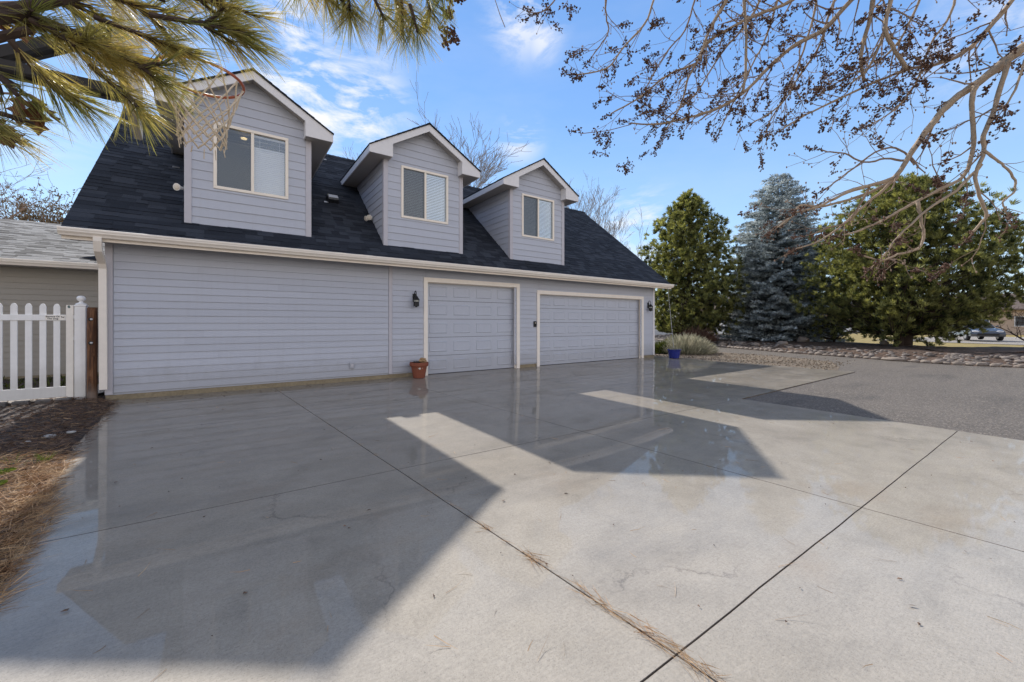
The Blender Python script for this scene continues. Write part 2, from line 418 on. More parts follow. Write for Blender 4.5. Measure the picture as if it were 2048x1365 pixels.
# ================================================================== GROUND
# the paving falls gently away from the garage
def gz(x, y):
    a = .03 + (-.05-.03)*sstep(-.9, 3.8, x) - .015*sstep(3.3, 7.5, x)
    return -max(-14., min(0., y))/7.8*a
def gm(p):
    x, y, z = p; t = 1.
    for _ in range(6): t = 1 - gz(CX + t*(x-CX), CY + t*(y-CY))/CH
    return (CX + t*(x-CX), CY + t*(y-CY), z + gz(CX + t*(x-CX), CY + t*(y-CY)))
def clip(P, ya, yb):
    def half(P, f):
        out = []
        for a, b in zip(P, P[1:]+P[:1]):
            fa, fb = f(a), f(b)
            if fa >= 0: out.append(a)
            if (fa >= 0) != (fb >= 0):
                t = fa/(fa-fb); out.append(tuple(a[i] + (b[i]-a[i])*t for i in range(3)))
        return out
    P = half(list(P), lambda p: p[1]-ya); return half(P, lambda p: yb-p[1]) if P else P
def sheet(P, z):
    mb = MB()
    for ya, yb in ((-500, -14), (-14, 0), (0, 500)):
        q = clip([(p[0], p[1], z) for p in P], ya, yb)
        if len(q) > 2: mb.poly(q)
    return G(mb)
def G(mb): mb.v = [gm(v) for v in mb.v]; return mb
mb = MB(); mb.quad((-400,-300,-.30),(500,-300,-.30),(500,500,-.30),(-400,500,-.30)); struct('ground', mb, M['ground'])
mb = MB(); mb.poly([(27,-3,-.08),(70,-30,-.08),(140,-30,-.08),(140,60,-.08),(40,60,-.08),(22,12,-.08)]); struct('lawn', mb, M['lawn'])

# concrete slabs with open joints
xC = lambda y: .05 - .0836*y
xD = lambda y: 2.36 - .072*y - .0*y*y
xF = lambda y: 5.95 - .09*y
xL = lambda y: -2.75
xR = lambda y: 13.0
rows = [lambda x: .16, lambda x: -2.9 - .012*x, lambda x: -5.87 - .025*min(x, 6.5) + .016*max(0, x-6.5), lambda x: -8.46 - .012*x, lambda x: -11.3, lambda x: -14.5]
cols = [xL, xC, xD, xF, xR]
mb = MB(); mbj = MB()
def cell(P, gap=.0016, ch=.003, z=0., nsub=16):
    # P: four corner points (bl, br, tr, tl) with wavy sides
    c = [Vector((p[0], p[1], 0)) for p in P]
    ring = []
    for i in range(4):
        a, b = c[i], c[(i+1) % 4]
        for k in range(nsub):
            q = a.lerp(b, k/nsub)
            n = mnoise.noise(q*3.1)*.004 + mnoise.noise(q*14)*.0015
            ring.append(q + Vector((n, n, 0)))
    cen = sum(c, Vector())/4
    def inset(d, zz):
        out = []
        for q in ring:
            x = q.x; y = q.y
            out.append((x, y, zz))
        return out
    # inset by shrinking toward edges normal: use side index
    def ins(d, zz):
        out = []
        for i in range(4):
            a, b, pv, nx = c[i], c[(i+1) % 4], c[i-1], c[(i+2) % 4]
            e = (b-a).normalized(); nrm = Vector((-e.y, e.x, 0))
            for k in range(nsub):
                q = ring[i*nsub+k] + nrm*d
                if k == 0:
                    e0 = (a-pv).normalized(); q = q + Vector((-e0.y, e0.x, 0))*d
                out.append((q.x, q.y, zz))
        return out
    A = ins(gap+ch, z); B = ins(gap, z-ch*.8); D = ins(gap, z-.06); n = len(A)
    m_ = nsub; e0 = A[0:m_+1]; e1 = A[m_:2*m_+1]; e2 = A[2*m_:3*m_+1][::-1]; e3 = (A[3*m_:]+[A[0]])[::-1]
    gv = []
    for b_ in range(m_+1):
        for a_ in range(m_+1):
            u, v = a_/m_, b_/m_
            gv.append(tuple((1-v)*e0[a_][q] + v*e2[a_][q] + (1-u)*e3[b_][q] + u*e1[b_][q] - ((1-u)*(1-v)*e0[0][q] + u*(1-v)*e0[m_][q] + (1-u)*v*e2[0][q] + u*v*e2[m_][q]) for q in range(3)))
    mb.add(gv, [(b_*(m_+1)+a_, b_*(m_+1)+a_+1, (b_+1)*(m_+1)+a_+1, (b_+1)*(m_+1)+a_) for b_ in range(m_) for a_ in range(m_)])
    for X, Y in ((A, B), (B, D)):
        mbj.add(X+Y, [(i, i+n, (i+1) % n + n, (i+1) % n) for i in range(n)])
for j in range(5):
    for i in range(4):
        if j >= 2 and i == 3: continue
        l, r_ = cols[i], cols[i+1]
        if j >= 2 and i == 2: r_ = lambda y: 6.52
        def corner(fx, row):
            y = -3.0*j
            for _ in range(6): y = row(fx(y))
            return (fx(y), y)
        P = [corner(l, rows[j+1]), corner(r_, rows[j+1]), corner(r_, rows[j]), corner(l, rows[j])]
        cell(P)
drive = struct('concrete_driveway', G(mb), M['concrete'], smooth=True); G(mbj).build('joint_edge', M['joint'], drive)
mb = MB()
for q in range(29): mb.quad((-2.7,.1-.5*(q+1),-.03),(6.5,.1-.5*(q+1),-.03),(6.5,.1-.5*q,-.03),(-2.7,.1-.5*q,-.03))
mb.quad((6.5,-5.9,-.0305),(12.95,-5.9,-.0305),(12.95,.1,-.0305),(6.5,.1,-.0305))
o = G(mb).build('joint_soil', M['dirt'], drive)

# rock border curve (outer edge of asphalt)
ROCK = [(34,17),(29,12.5),(25,8),(22.9,4.6),(21.6,2.6),(20.3,0.),(19.35,-2.3),(18.75,-4.2),(18.3,-5.6),(17.95,-6.7),(18.05,-7.7),(18.6,-8.8),(20.2,-10.8),(23.5,-13.5),(29,-17)]
def polyline(P, step):
    out = []; 
    for i in range(len(P)-1):
        p0 = Vector(P[max(i-1,0)]).to_3d(); p1 = Vector(P[i]).to_3d(); p2 = Vector(P[i+1]).to_3d(); p3 = Vector(P[min(i+2,len(P)-1)]).to_3d()
        n = max(1, int((p2-p1).length/step))
        for k in range(n):
            t = k/n
            out.append(.5*((2*p1)+(p2-p0)*t+(2*p0-5*p1+4*p2-p3)*t*t+(3*p1-p0-3*p2+p3)*t**3))
    out.append(Vector(P[-1]).to_3d()); return out
RC = polyline(ROCK, .25)
mb = MB()
pts = [(13.0,-5.85),(6.49,-6.0),(6.49,-40),(60,-40),(40,-24)] + [(p.x, p.y) for p in reversed(RC)] + [(30,20),(19.0,4.0),(17.9,1.2),(16.95,-1.6),(16.6,-3.2),(15.8,-4.0),(14.2,-4.7),(13.01,-4.9)]
struct('asphalt_drive', sheet(pts, -.018), M['asphalt'])
struct('gravel_strip', sheet([(12.96,-5.55),(14.3,-5.25),(16.0,-4.5),(16.75,-3.35),(17.0,-1.55),(17.95,1.25),(19.0,4.0),(17,7),(12.5,9),(12.55,.17),(12.96,.17)], -.012), M['gravel'])
# loose pebbles on the gravel, thinning onto the asphalt
g = random.Random(3); mb = MB()
for _ in range(1500):
    x = g.uniform(12.9, 17.4); y = g.uniform(-6.3, 1.5)
    if x > 17 - .5*abs(y+1.5) + .6 and g.random() < .8: continue
    if y < -5.0 - (17-x)*.10: continue
    mb.octa((x, y, -.004), g.uniform(.012, .035), g)
tag(G(mb).build('loose_pebbles', M['gravel']), kind='stuff')

# berm behind the rock border
def berm_h(t, s):
    return .0 + .22*sstep(0, 3.2, t) + .05*sstep(3.5, 6, t) - .45*sstep(7, 12, t)
def rnorm(i):
    a = RC[max(i-1, 0)]; b = RC[min(i+1, len(RC)-1)]; d = (b-a).normalized(); return Vector((-d.y, d.x, 0))
mb = MB(); nT = 30; W = 13.0
sgn = 1 if rnorm(len(RC)//2).x > 0 else -1
grid = []
for i in range(0, len(RC), 1):
    n = rnorm(i)*sgn
    for k in range(nT+1):
        t = W*k/nT; q = RC[i] + n*t
        grid.append((q.x, q.y, -.03 + berm_h(t, i) + .05*mnoise.noise(q*1.3)*sstep(0, 2, t) + .03*mnoise.noise(q*4)*sstep(0, 1, t)))
mb.add(grid, [(i*(nT+1)+k, i*(nT+1)+k+1, (i+1)*(nT+1)+k+1, (i+1)*(nT+1)+k) for i in range(len(RC)-1) for k in range(nT)])
struct('planting_berm', G(mb), M['berm'], smooth=True)
def berm_z(x, y):
    q = Vector((x, y, 0)); best = min(range(len(RC)), key=lambda i: (RC[i]-q).length_squared)
    t = (q - RC[best]).length; return -.03 + berm_h(t, 0)
# river rocks behind the border
g = random.Random(11); mb = MB()
lo = len(RC)//5
for _ in range(1900):
    i = g.randrange(8, len(RC)-8); n = rnorm(i)*sgn; t = .25 + 2.3*g.random()**1.25
    q = RC[i] + n*t + Vector((g.uniform(-.15,.15), g.uniform(-.15,.15), 0))
    s = g.uniform(.04, .09)*(1.35 if g.random() < .12 else 1)
    mb.blob((q.x, q.y, -.03+berm_h(t, i)+s*.22), s*g.uniform(1, 1.5), s, s*.6, g.uniform(0, 3.1), g.random()*99, 7, 4, .15)
tag(G(mb).build('river_rocks', M['rock_mass'], smooth=True), kind='stuff')
# border stones, each a thing
i = 10; k = 0; arc = 0
big_done = False
acc = 0
pos = 10.
while pos < len(RC)-12:
    p = RC[int(pos)]
    L = g.uniform(.085, .165)
    if 17.7 < p.x < 18.7 and -5.9 < p.y < -4.6 and g.random() < .5: L = g.uniform(.22, .36)
    dd = (RC[int(pos)+1]-RC[int(pos)-1]).normalized(); ang = math.atan2(dd.y, dd.x)
    n = rnorm(int(pos))*sgn
    c = p + n*(.10 + g.uniform(-.04, .05))
    mb = MB(); hh = g.uniform(.04, .085)
    mb.blob((c.x, c.y, hh*.45), L, L*g.uniform(.55, .8), hh, ang + g.uniform(-.3, .3), k*1.7+.3, 14, 9, .13)
    o = G(mb).build('border_stone', M['stone'], smooth=True, loc=(c.x, c.y, 0))
    tag(o, 'rounded river boulder in the edging row along the asphalt below the evergreens', 'stone', 'border stones edging the rock bed')
    pos += (L*1.95)/.25; k += 1
for (u, v, d, s) in ((1605,682,23.,.33),(1768,683,20.,.22),(1445,686,23,.2),(1480,688,22.5,.2),(1565,691,20.8,.24),(1512,690,21.5,.18)):
    c = at(u, v, d); mb = MB(); z = berm_z(c.x, c.y)
    mb.blob((c.x, c.y, z+s*.3), s*1.2, s*.8, s*.6, g.uniform(0, 3), d*7, 14, 9, .2)
    tag(mb.build('boulder', M['stone'], smooth=True, loc=(c.x, c.y, z)), 'pale boulder lying on the planted bank behind the rock edging', 'boulder', 'boulders on the planted bank')

# left mulch bed ------------------------------------------------------
def mulch_edge(y):
    P = [(1.2,-2.44),(.0,-2.36),(-.35,-2.20),(-1.4,-2.12),(-2.95,-2.04),(-4.45,-1.9),(-5.5,-1.70),(-6.0,-1.64),(-6.45,-1.60),(-7.5,-1.66),(-16,-1.8)]
    for (y0, x0), (y1, x1) in zip(P, P[1:]):
        if y1 <= y <= y0: return lerp(x0, x1, (y-y0)/(y1-y0))
    return -1.8
mb = MB(); ys = [1.0 - .08*i for i in range(190)]; nx = 26; gv = []
for y in ys:
    e = mulch_edge(y) + .05*mnoise.noise(Vector((0, y*2.3, 4))) + .02*mnoise.noise(Vector((0, y*9, 1)))
    for k in range(nx+1):
        t = (k/nx)**1.6*5.5; q = Vector((e-t, y, 0))
        z = .004 + .045*sstep(0, .35, t) + .02*mnoise.noise(q*3)*sstep(0, .3, t) + .012*mnoise.noise(q*11)*sstep(0, .2, t)
        gv.append((q.x, q.y, z))
mb.add(gv, [(i*(nx+1)+k, (i+1)*(nx+1)+k, (i+1)*(nx+1)+k+1, i*(nx+1)+k+1) for i in range(len(ys)-1) for k in range(nx)])
struct('mulch_bed', G(mb), M['mulch'], smooth=True)
mb = MB(); mb.poly([(-9,.05,.07),(-2.9,.05,.07),(-2.62,.35,.07),(-2.42,.9,.07),(-2.42,2.0,.075),(-9,2.0,.075)]); struct('pale_gravel_path', mb, M['pale_gravel'])
mb = MB(); mb.poly([(-9,2.0,.05),(-2.42,2.0,.05),(-2.42,4.4,.05),(-9,4.4,.05)]); struct('side_bed', mb, M['mulch'])

def ribbon(mb, p, d, L, w, droop=0., g=rnd, bend=None):
    """a thin two piece blade"""
    d = Vector(d).normalized(); s = d.cross(rv(g))
    if s.length < .05: s = d.cross(Vector((0, 0, 1)))
    s = s.normalized()*w*.5; p = Vector(p)
    b = bend if bend is not None else rv(g)*.12
    m = p + d*L*.52; e = p + d*L + b*L + Vector((0, 0, -droop*L))
    m = m + b*L*.25 + Vector((0, 0, -droop*L*.25))
    mb.add([p-s, p+s, m+s*.9, m-s*.9, e+s*.25, e-s*.25], [(0,1,2,3),(3,2,4,5)])

g = random.Random(21)
mb = MB(); mb2 = MB()
for _ in range(9000):
    y = g.uniform(-8.5, .2) if g.random() < .8 else g.uniform(-6.6, -3.2)
    t = abs(g.gauss(0, .55))
    x = mulch_edge(y) + .07 - t
    z = .03 + .045*sstep(0, .35, t-.07) + g.uniform(0, .025)*min(1, t*3+.2)
    if t < .09: z = .008
    a = g.uniform(0, 6.28)
    tgt = mb if (-7.0 < y < -3.6 and g.random() < .85) or g.random() < .12 else mb2
    ribbon(tgt, (x, y, z), (math.cos(a), math.sin(a), g.uniform(-.12, .22)), g.uniform(.06, .15), g.uniform(.0022, .004), 0, g)
for _ in range(3200):       # tawny mat along the edge
    y = g.uniform(-6.7, -4.0); t = abs(g.gauss(0, .16)); x = mulch_edge(y) + .06 - t
    a = g.gauss(2.2, .9)
    ribbon(mb, (x, y, .012 + .09*sstep(0, .3, t)*g.random()), (math.cos(a), math.sin(a), g.uniform(-.1, .25)), g.uniform(.08, .17), g.uniform(.0018, .003), 0, g)
tag(G(mb).build('pine_needle_litter', M['litter']), kind='stuff')
for _ in range(2600):       # bark chips
    y = g.uniform(-9, .4); x = mulch_edge(y) - abs(g.gauss(0, .8)) - .04
    a = g.uniform(0, 6.28); t = mulch_edge(y)-x
    ribbon(mb2, (x, y, .03+.04*sstep(0, .35, t)), (math.cos(a), math.sin(a), g.uniform(-.1, .4)), g.uniform(.02, .07), g.uniform(.008, .022), 0, g)
tag(G(mb2).build('bark_chips', M['litter_dark']), kind='stuff')
# needles caught in and along the joint, and scattered over the slabs
mb = MB()
for _ in range(520):
    f = g.random()**.85; y = -6.95 - f*2.6; x = xC(y) + g.gauss(0, .009 + .014*f) - .0
    if mnoise.noise(Vector((y*2.2, 3, 0))) < .0 and g.random() < .85: continue
    a = math.atan2(-1, .0836) + g.gauss(0, .35) + (math.pi if g.random() < .5 else 0)
    ribbon(mb, (x, y, .004 + g.random()*.012), (math.cos(a), math.sin(a), g.uniform(-.02, .12)), g.uniform(.05, .13), g.uniform(.0016, .003), 0, g)
for _ in range(60):
    y = g.uniform(-6.95, -.5); x = xC(y) + g.gauss(0, .012)
    a = math.atan2(-1, .0836) + g.gauss(0, .3)
    ribbon(mb, (x, y, .003), (math.cos(a), math.sin(a), .01), .07, .002, 0, g)
for _ in range(190):
    d = g.uniform(1.5, 8); u = g.uniform(60, 2040); p = at(u, V0, d); p.z = .003
    if p.x < mulch_edge(p.y) or p.y > -.2 or (p.x > 6.4 and p.y < -5.9): continue
    a = g.uniform(0, 6.28)
    ribbon(mb, p, (math.cos(a), math.sin(a), .02), g.uniform(.05, .14), .0022, 0, g, rv(g)*.25)
tag(G(mb).build('scattered_pine_needles', M['litter']), kind='stuff')
mb = MB()
for _ in range(260):
    if g.random() < .45: x = g.uniform(-2.0, 2.6); y = -abs(g.gauss(0, .35)) - .06
    else:
        d = g.uniform(1.6, 7); p = at(g.uniform(100, 2040), V0, d); x, y = p.x, p.y
        if x < mulch_edge(y)+.1 or y > -.1 or (x > 6.4 and y < -5.9): continue
    s = g.uniform(.003, .014) if y < -.8 else g.uniform(.008, .03)
    mb.add([(x+g.uniform(-s, s)*1.5, y+g.uniform(-s, s)*1.5, .004+g.random()*.005) for _ in range(3)] + [(x, y, .012)], [(0,1,3),(1,2,3),(2,0,3)])
tag(G(mb).build('leaf_crumbs', M['litter_dark']), kind='stuff')
for (px, py, s, lab) in ((-2.30,-2.84,.07,'flat pale stone lying in the shaded mulch, largest of three'),(-2.42,-3.02,.045,'small pale stone in the mulch just left of the largest one'),(-2.16,-2.74,.05,'small pale stone in the mulch beside the driveway edge')):
    mb = MB(); mb.blob((px, py, .055), s*.85, s*.5, s*.3, .3, px*9, 12, 7, .15); tag(G(mb).build('mulch_stone', M['white_stone'], smooth=True, loc=(px, py, .05)), lab, 'stone')
for k, (px, py, n, lab) in enumerate(((-2.06,-3.92,46,'tuft of bright green grass sprouting at the edge of the mulch'),(-2.22,-3.95,24,'thin green grass tuft just left of the bigger tuft'))):
    mb = MB()
    for _ in range(n):
        ribbon(mb, (px+g.gauss(0,.03), py+g.gauss(0,.03), .03), (g.gauss(0,.35), g.gauss(0,.35), 1), g.uniform(.06, .15), .005, .15, g)
    tag(G(mb).build('grass_tuft', M['grass_blade'], loc=(px, py, .03)), lab, 'grass tuft')
for k, (px, py, lab) in enumerate(((-2.17,-4.35,'broad leaved green weed in the sunlit mulch, nearest the grass tuft'),(-2.10,-4.72,'broad leaved green weed growing among tawny pine needles'),(-2.32,-4.62,'small green weed at the left of the sunlit pine needles'))):
    mb = MB()
    for q in range(9):
        a = q*.7+k; L = g.uniform(.05, .09); c, s_ = math.cos(a), math.sin(a); w = .02
        b = Vector((px, py, .07)); e = b + Vector((c*L, s_*L, .03)); m = b + Vector((c*L*.55, s_*L*.55, .045)); n = Vector((-s_, c, 0))*w
        mb.add([b, m+n, e, m-n], [(0,1,2),(0,2,3)])
    tag(G(mb).build('weed', M['grass_blade'], loc=(px, py, .05)), lab, 'weed')
mb = MB(); g2 = random.Random(9)
for _ in range(500):
    x = g2.uniform(-6, -2.7); y = g2.uniform(2.1, 4.2)
    ribbon(mb, (x, y, .05), (g2.gauss(0,.5), g2.gauss(0,.5), 1), g2.uniform(.05, .16), .02, .2, g2)
tag(mb.build('ground_cover', M['green_shrub']), kind='stuff')

# ================================================================== GARAGE HOUSE
XL, XR = -2.363, 12.60
SL = .822; YE, ZE = -.40, 2.77; YRG = 4.26; ZRG = ZE + SL*(YRG-YE); ROOFX0, ROOFX1 = -2.79, 13.12
roofz = lambda y: ZE + SL*(y-YE)
YBACK = 2*YRG - YE
house = thing('garage_house', 'long lavender grey garage building with navy shingle roof, three gabled dormers and two garage doors', 'house')

def siding(mb, x0, x1, z0, z1, expo, y=0., lap=.016, top=None):
    """lap boards on a wall facing -Y; top(x) optional gable limit"""
    k = math.floor(z0/expo); z = k*expo
    while z < z1:
        a = max(z, z0); b = min(z+expo, z1)
        if b - a > .004:
            fy = lambda zz: y - lap*(1-(zz-z)/expo)
            if top is None:
                xs = [x0]
                while x1 - xs[-1] > 4.2: xs.append(xs[-1] + (rnd.uniform(.8, 3.6) if len(xs) == 1 else 3.66))
                xs.append(x1)
                for xa, xb in zip(xs, xs[1:]):
                    q = .0012; xa += q; xb -= q; w_ = rnd.uniform(-.0012, .0012)
                    mb.add([(xa,fy(a)+w_,a),(xb,fy(a)-w_,a),(xb,fy(b),b),(xa,fy(b),b),(xa,y+.002,a),(xb,y+.002,a)], [(0,1,2,3),(4,5,1,0)])
            else:
                la, ra = top(a); lb, rb = top(b)
                mb.add([(la,fy(a),a),(ra,fy(a),a),(rb,fy(b),b),(lb,fy(b),b),(la,y+.002,a),(ra,y+.002,a)], [(0,1,2,3),(4,5,1,0)])
        z += expo
ZW = 2.645; ZB = .12
D1 = (3.36, 6.10, 2.33); D2 = (6.95, 11.83, 2.18)
mb = MB()
for x0, x1, z0 in ((XL+.09,2.383,ZB),(2.475,3.306,.105),(3.313,6.012,2.36),(6.020,6.917,.10),(6.925,11.748,2.20),(11.756,XR-.085,.10)):
    siding(mb, x0, x1, z0, ZW, .1304)
# backing wall with door openings, gable ends and rear
mb.box(XL, D1[0]-.002, .004, .16, .09, ZW); mb.box(D1[1]+.002, D2[0]-.002, .004, .16, .09, ZW); mb.box(D2[1]+.002, XR, .004, .16, .09, ZW)
mb.box(D1[0]-.002, D1[1]+.002, .004, .16, D1[2]+.002, ZW); mb.box(D2[0]-.002, D2[1]+.002, .004, .16, D2[2]+.002, ZW)
for x0, x1 in ((XL, XL+.15), (XR-.15, XR)):
    mb.prism_x([(.161, .0), (YBACK-.4, 0), (YBACK-.4, 2.9), (YRG, roofz(YRG)-.12), (.161, roofz(.161)-.12)], x0, x1)
mb.box(XL+.151, XR-.151, YBACK-.55, YBACK-.4, 0, 2.9)
wall = mb.build('siding_wall', M['siding'], house)
# corner boards, battens
for nm, x0, x1, z0 in (('corner_board', XL-.012, XL+.085, ZB-.02), ('batten', 2.388, 2.470, .10), ('corner_board', XR-.08, XR+.012, .09)):
    mb = MB(); mb.box(x0, x1, -.022, .003, z0, ZW); mb.build(nm, M['corner'] if x0 < 10 else M['dormer_trim'], house, bevel=.003)
# foundation
mb = MB()
for x0, x1, z1 in ((XL-.01, 2.38, .121), (2.38, 3.25, .107), (6.21, 6.84, .104), (11.94, XR+.01, .10)):
    mb = MB(); mb.box(x0+.001, x1-.001, .012, .1, -.1, z1); mb.build('foundation', M['foundation'], house)
# soffit and fascia
mb = MB(); mb.box(ROOFX0+.02, ROOFX1-.02, YE+.02, .01, ZW, ZW+.02); mb.build('soffit', M['soffit'], house)
mb = MB(); mb.box(ROOFX0+.01, ROOFX1-.01, YE, YE+.02, 2.60, ZE-.03); mb.build('fascia', M['trim'], house)
# K-style gutter
prof = [(YE-.001,2.770),(YE-.105,2.770),(YE-.118,2.763),(YE-.118,2.738),(YE-.110,2.728),(YE-.108,2.705),(YE-.085,2.678),(YE-.072,2.650),(YE-.001,2.650)]
mb = MB(); mb.prism_x(prof, ROOFX0-.01, ROOFX1+.01); mb.build('gutter', M['trim'], house)
# roof deck + shingle tabs
mb = MB()
def roof_plane(mb, x0, x1, y0, y1, zf, g, expo=.145, tabw=(.16,.36), th=(.006,.013)):
    L = math.hypot(y1-y0, zf(y1)-zf(y0)); u = Vector((0, y1-y0, zf(y1)-zf(y0)))/L; n = Vector((0, -u.z, u.y))
    k = 0; s = 0
    base = Vector((0, y0, zf(y0)))
    while s < L:
        e = min(s+expo*1.06, L); x = x0
        while x < x1 - .01:
            w = min(g.uniform(*tabw), x1-x)
            if x1 - x - w < .08: w = x1 - x
            t = g.choice(th); s0 = s - g.choice((0, 0, .004))
            A = base + u*s0 + n*t; B = base + u*e + n*(t*.25+.0015); A0 = base + u*s0 - n*.002
            P = lambda q, xx: (xx, q.y, q.z)
            mb.add([P(A,x),P(A,x+w),P(B,x+w),P(B,x),P(A0,x),P(A0,x+w)], [(0,1,2,3),(4,5,1,0),(4,0,3),(5,2,1)])
            x += w
        s += expo; k += 1
g = random.Random(5)
mb.prism_x([(YE-.03, roofz(YE-.03)-.025), (YRG, ZRG-.025), (YBACK+.03, roofz(YE-.03)-.025), (YBACK+.03, roofz(YE-.03)-.005), (YRG, ZRG-.004), (YE-.03, roofz(YE-.03)-.004)], ROOFX0, ROOFX1)
roof_plane(mb, ROOFX0, ROOFX1, YE-.04, YRG, roofz, g)
x = ROOFX0
while x < ROOFX1:                  # ridge caps
    mb.add([(x,YRG-.13,ZRG-.085),(x+.2,YRG-.13,ZRG-.09),(x+.2,YRG,ZRG+.016),(x,YRG,ZRG+.03),(x+.2,YRG+.13,ZRG-.09),(x,YRG+.13,ZRG-.085)], [(0,1,2,3),(3,2,4,5)]); x += .145
roof = mb.build('roof', M['shingle'], house)
mb = MB()                          # rake boards
for x0, x1 in ((ROOFX0+.01, ROOFX0+.035), (ROOFX1-.035, ROOFX1-.01)):
    mb = MB(); mb.prism_x([(YE, ZE-.08), (YRG, ZRG-.22), (YBACK, ZE-.08), (YBACK, ZE-.03), (YRG, ZRG-.03), (YE, ZE-.03)], x0, x1); mb.build('rake_board', M['trim'], house)
# downspout
mb = MB(); ds = [(-2.375,-.455,2.66),(-2.375,-.455,2.60),(-2.380,-.40,2.46),(-2.388,-.13,2.30),(-2.388,-.07,2.20),(-2.380,-.07,.20)]
def rect_sweep(mb, pts, w, h):
    vs = []; fs = []; pts = [Vector(p) for p in pts]
    for i, p in enumerate(pts):
        d = (pts[min(i+1,len(pts)-1)]-pts[max(i-1,0)]).normalized(); s = Vector((1,0,0)); n = d.cross(s).normalized()
        for a, b in ((-1,-1),(1,-1),(1,1),(-1,1)): vs.append(p+s*w/2*a+n*h/2*b)
    m = len(pts)
    for i in range(m-1):
        for k in range(4): fs.append((i*4+k, i*4+(k+1)%4, (i+1)*4+(k+1)%4, (i+1)*4+k))
    fs += [(3,2,1,0), tuple(range(4*m-4, 4*m))]
    mb.add(vs, fs)
rect_sweep(mb, ds, .098, .065); mb.build('downspout', M['trim'], house, bevel=.006)

# garage doors -------------------------------------------------------
def garage_door(x0, x1, ztop, ncol, nrow, lab):
    mb = MB(); yb = .115; h = (ztop+.02)/nrow; jj_ = .007
    for r_ in range(nrow):
        za = r_*h + (.002 if r_ else .012); zb = (r_+1)*h - jj_
        mb.box(x0-.02, x1+.02, yb, yb+.03, za, zb)
        w = (x1-x0)/ncol
        for c in range(ncol):
            a = x0 + c*w + w*.135; b = x0 + (c+1)*w - w*.135; lo = za + h*.20; hi = zb - h*.20
            if ncol > 4: a = x0 + c*w + w*.10; b = x0 + (c+1)*w - w*.10
            # embossed frame: groove then raised field
            q = .022
            P = lambda x, z, y: (x, y, z)
            y0, y1, y2 = yb-.0015, yb+.009-.012, yb-.011
            o = [(a,lo),(b,lo),(b,hi),(a,hi)]; m = [(a+q,lo+q),(b-q,lo+q),(b-q,hi-q),(a+q,hi-q)]; n = [(a+2*q,lo+2*q),(b-2*q,lo+2*q),(b-2*q,hi-2*q),(a+2*q,hi-2*q)]
            vs = [(x,yb-.0005,z) for x,z in o] + [(x,yb-.014,z) for x,z in m] + [(x,yb-.008,z) for x,z in n]
            fs = [(i,(i+1)%4,(i+1)%4+4,i+4) for i in range(4)] + [(i+4,(i+1)%4+4,(i+1)%4+8,i+8) for i in range(4)] + [(8,9,10,11)]
            mb.add(vs, fs)
    d = mb.build('garage_door', M['door'], house); d['label'] = lab
    mb = MB()       # trim: two legs, head
    t = .102
    mb.box(x0-t, x0, -.034, .003, -.0, ztop+.11); mb.box(x1, x1+t, -.034, .003, -.0, ztop+.11); mb.box(x0+.0015, x1-.0015, -.034, .003, ztop, ztop+.11)
    mb.box(x0-.03, x0+.0, .0045, .112, 0, ztop-.001); mb.box(x1, x1+.03, .0045, .112, 0, ztop-.001); mb.box(x0-.03, x1+.03, .0045, .112, ztop, ztop+.03)
    # stop moulding
    mb.box(x0+.0015, x0+.016, .06, .098, .0, ztop-.018); mb.box(x1-.016, x1-.0015, .06, .098, .0, ztop-.018); mb.box(x0+.0015, x1-.0015, .06, .098, ztop-.016, ztop-.0015)
    mb.build('door_trim', M['trim'], d)
    mb = MB(); mb.box(x0, x1, .10, .15, .001, .011); mb.build('bottom_seal', M['rubber'], d)
garage_door(D1[0], D1[1], D1[2], 4, 5, 'single width garage door of four panel columns')
garage_door(D2[0], D2[1], D2[2], 8, 5, 'double width garage door of eight panel columns')
mb = MB(); mb.box(D1[0]-.3, D2[1]+.3, .2, .22, 0, 2.6); mb.build('door_backing', M['dark_backing'], house)  # near-black sheet in place of the unlit garage behind the doors

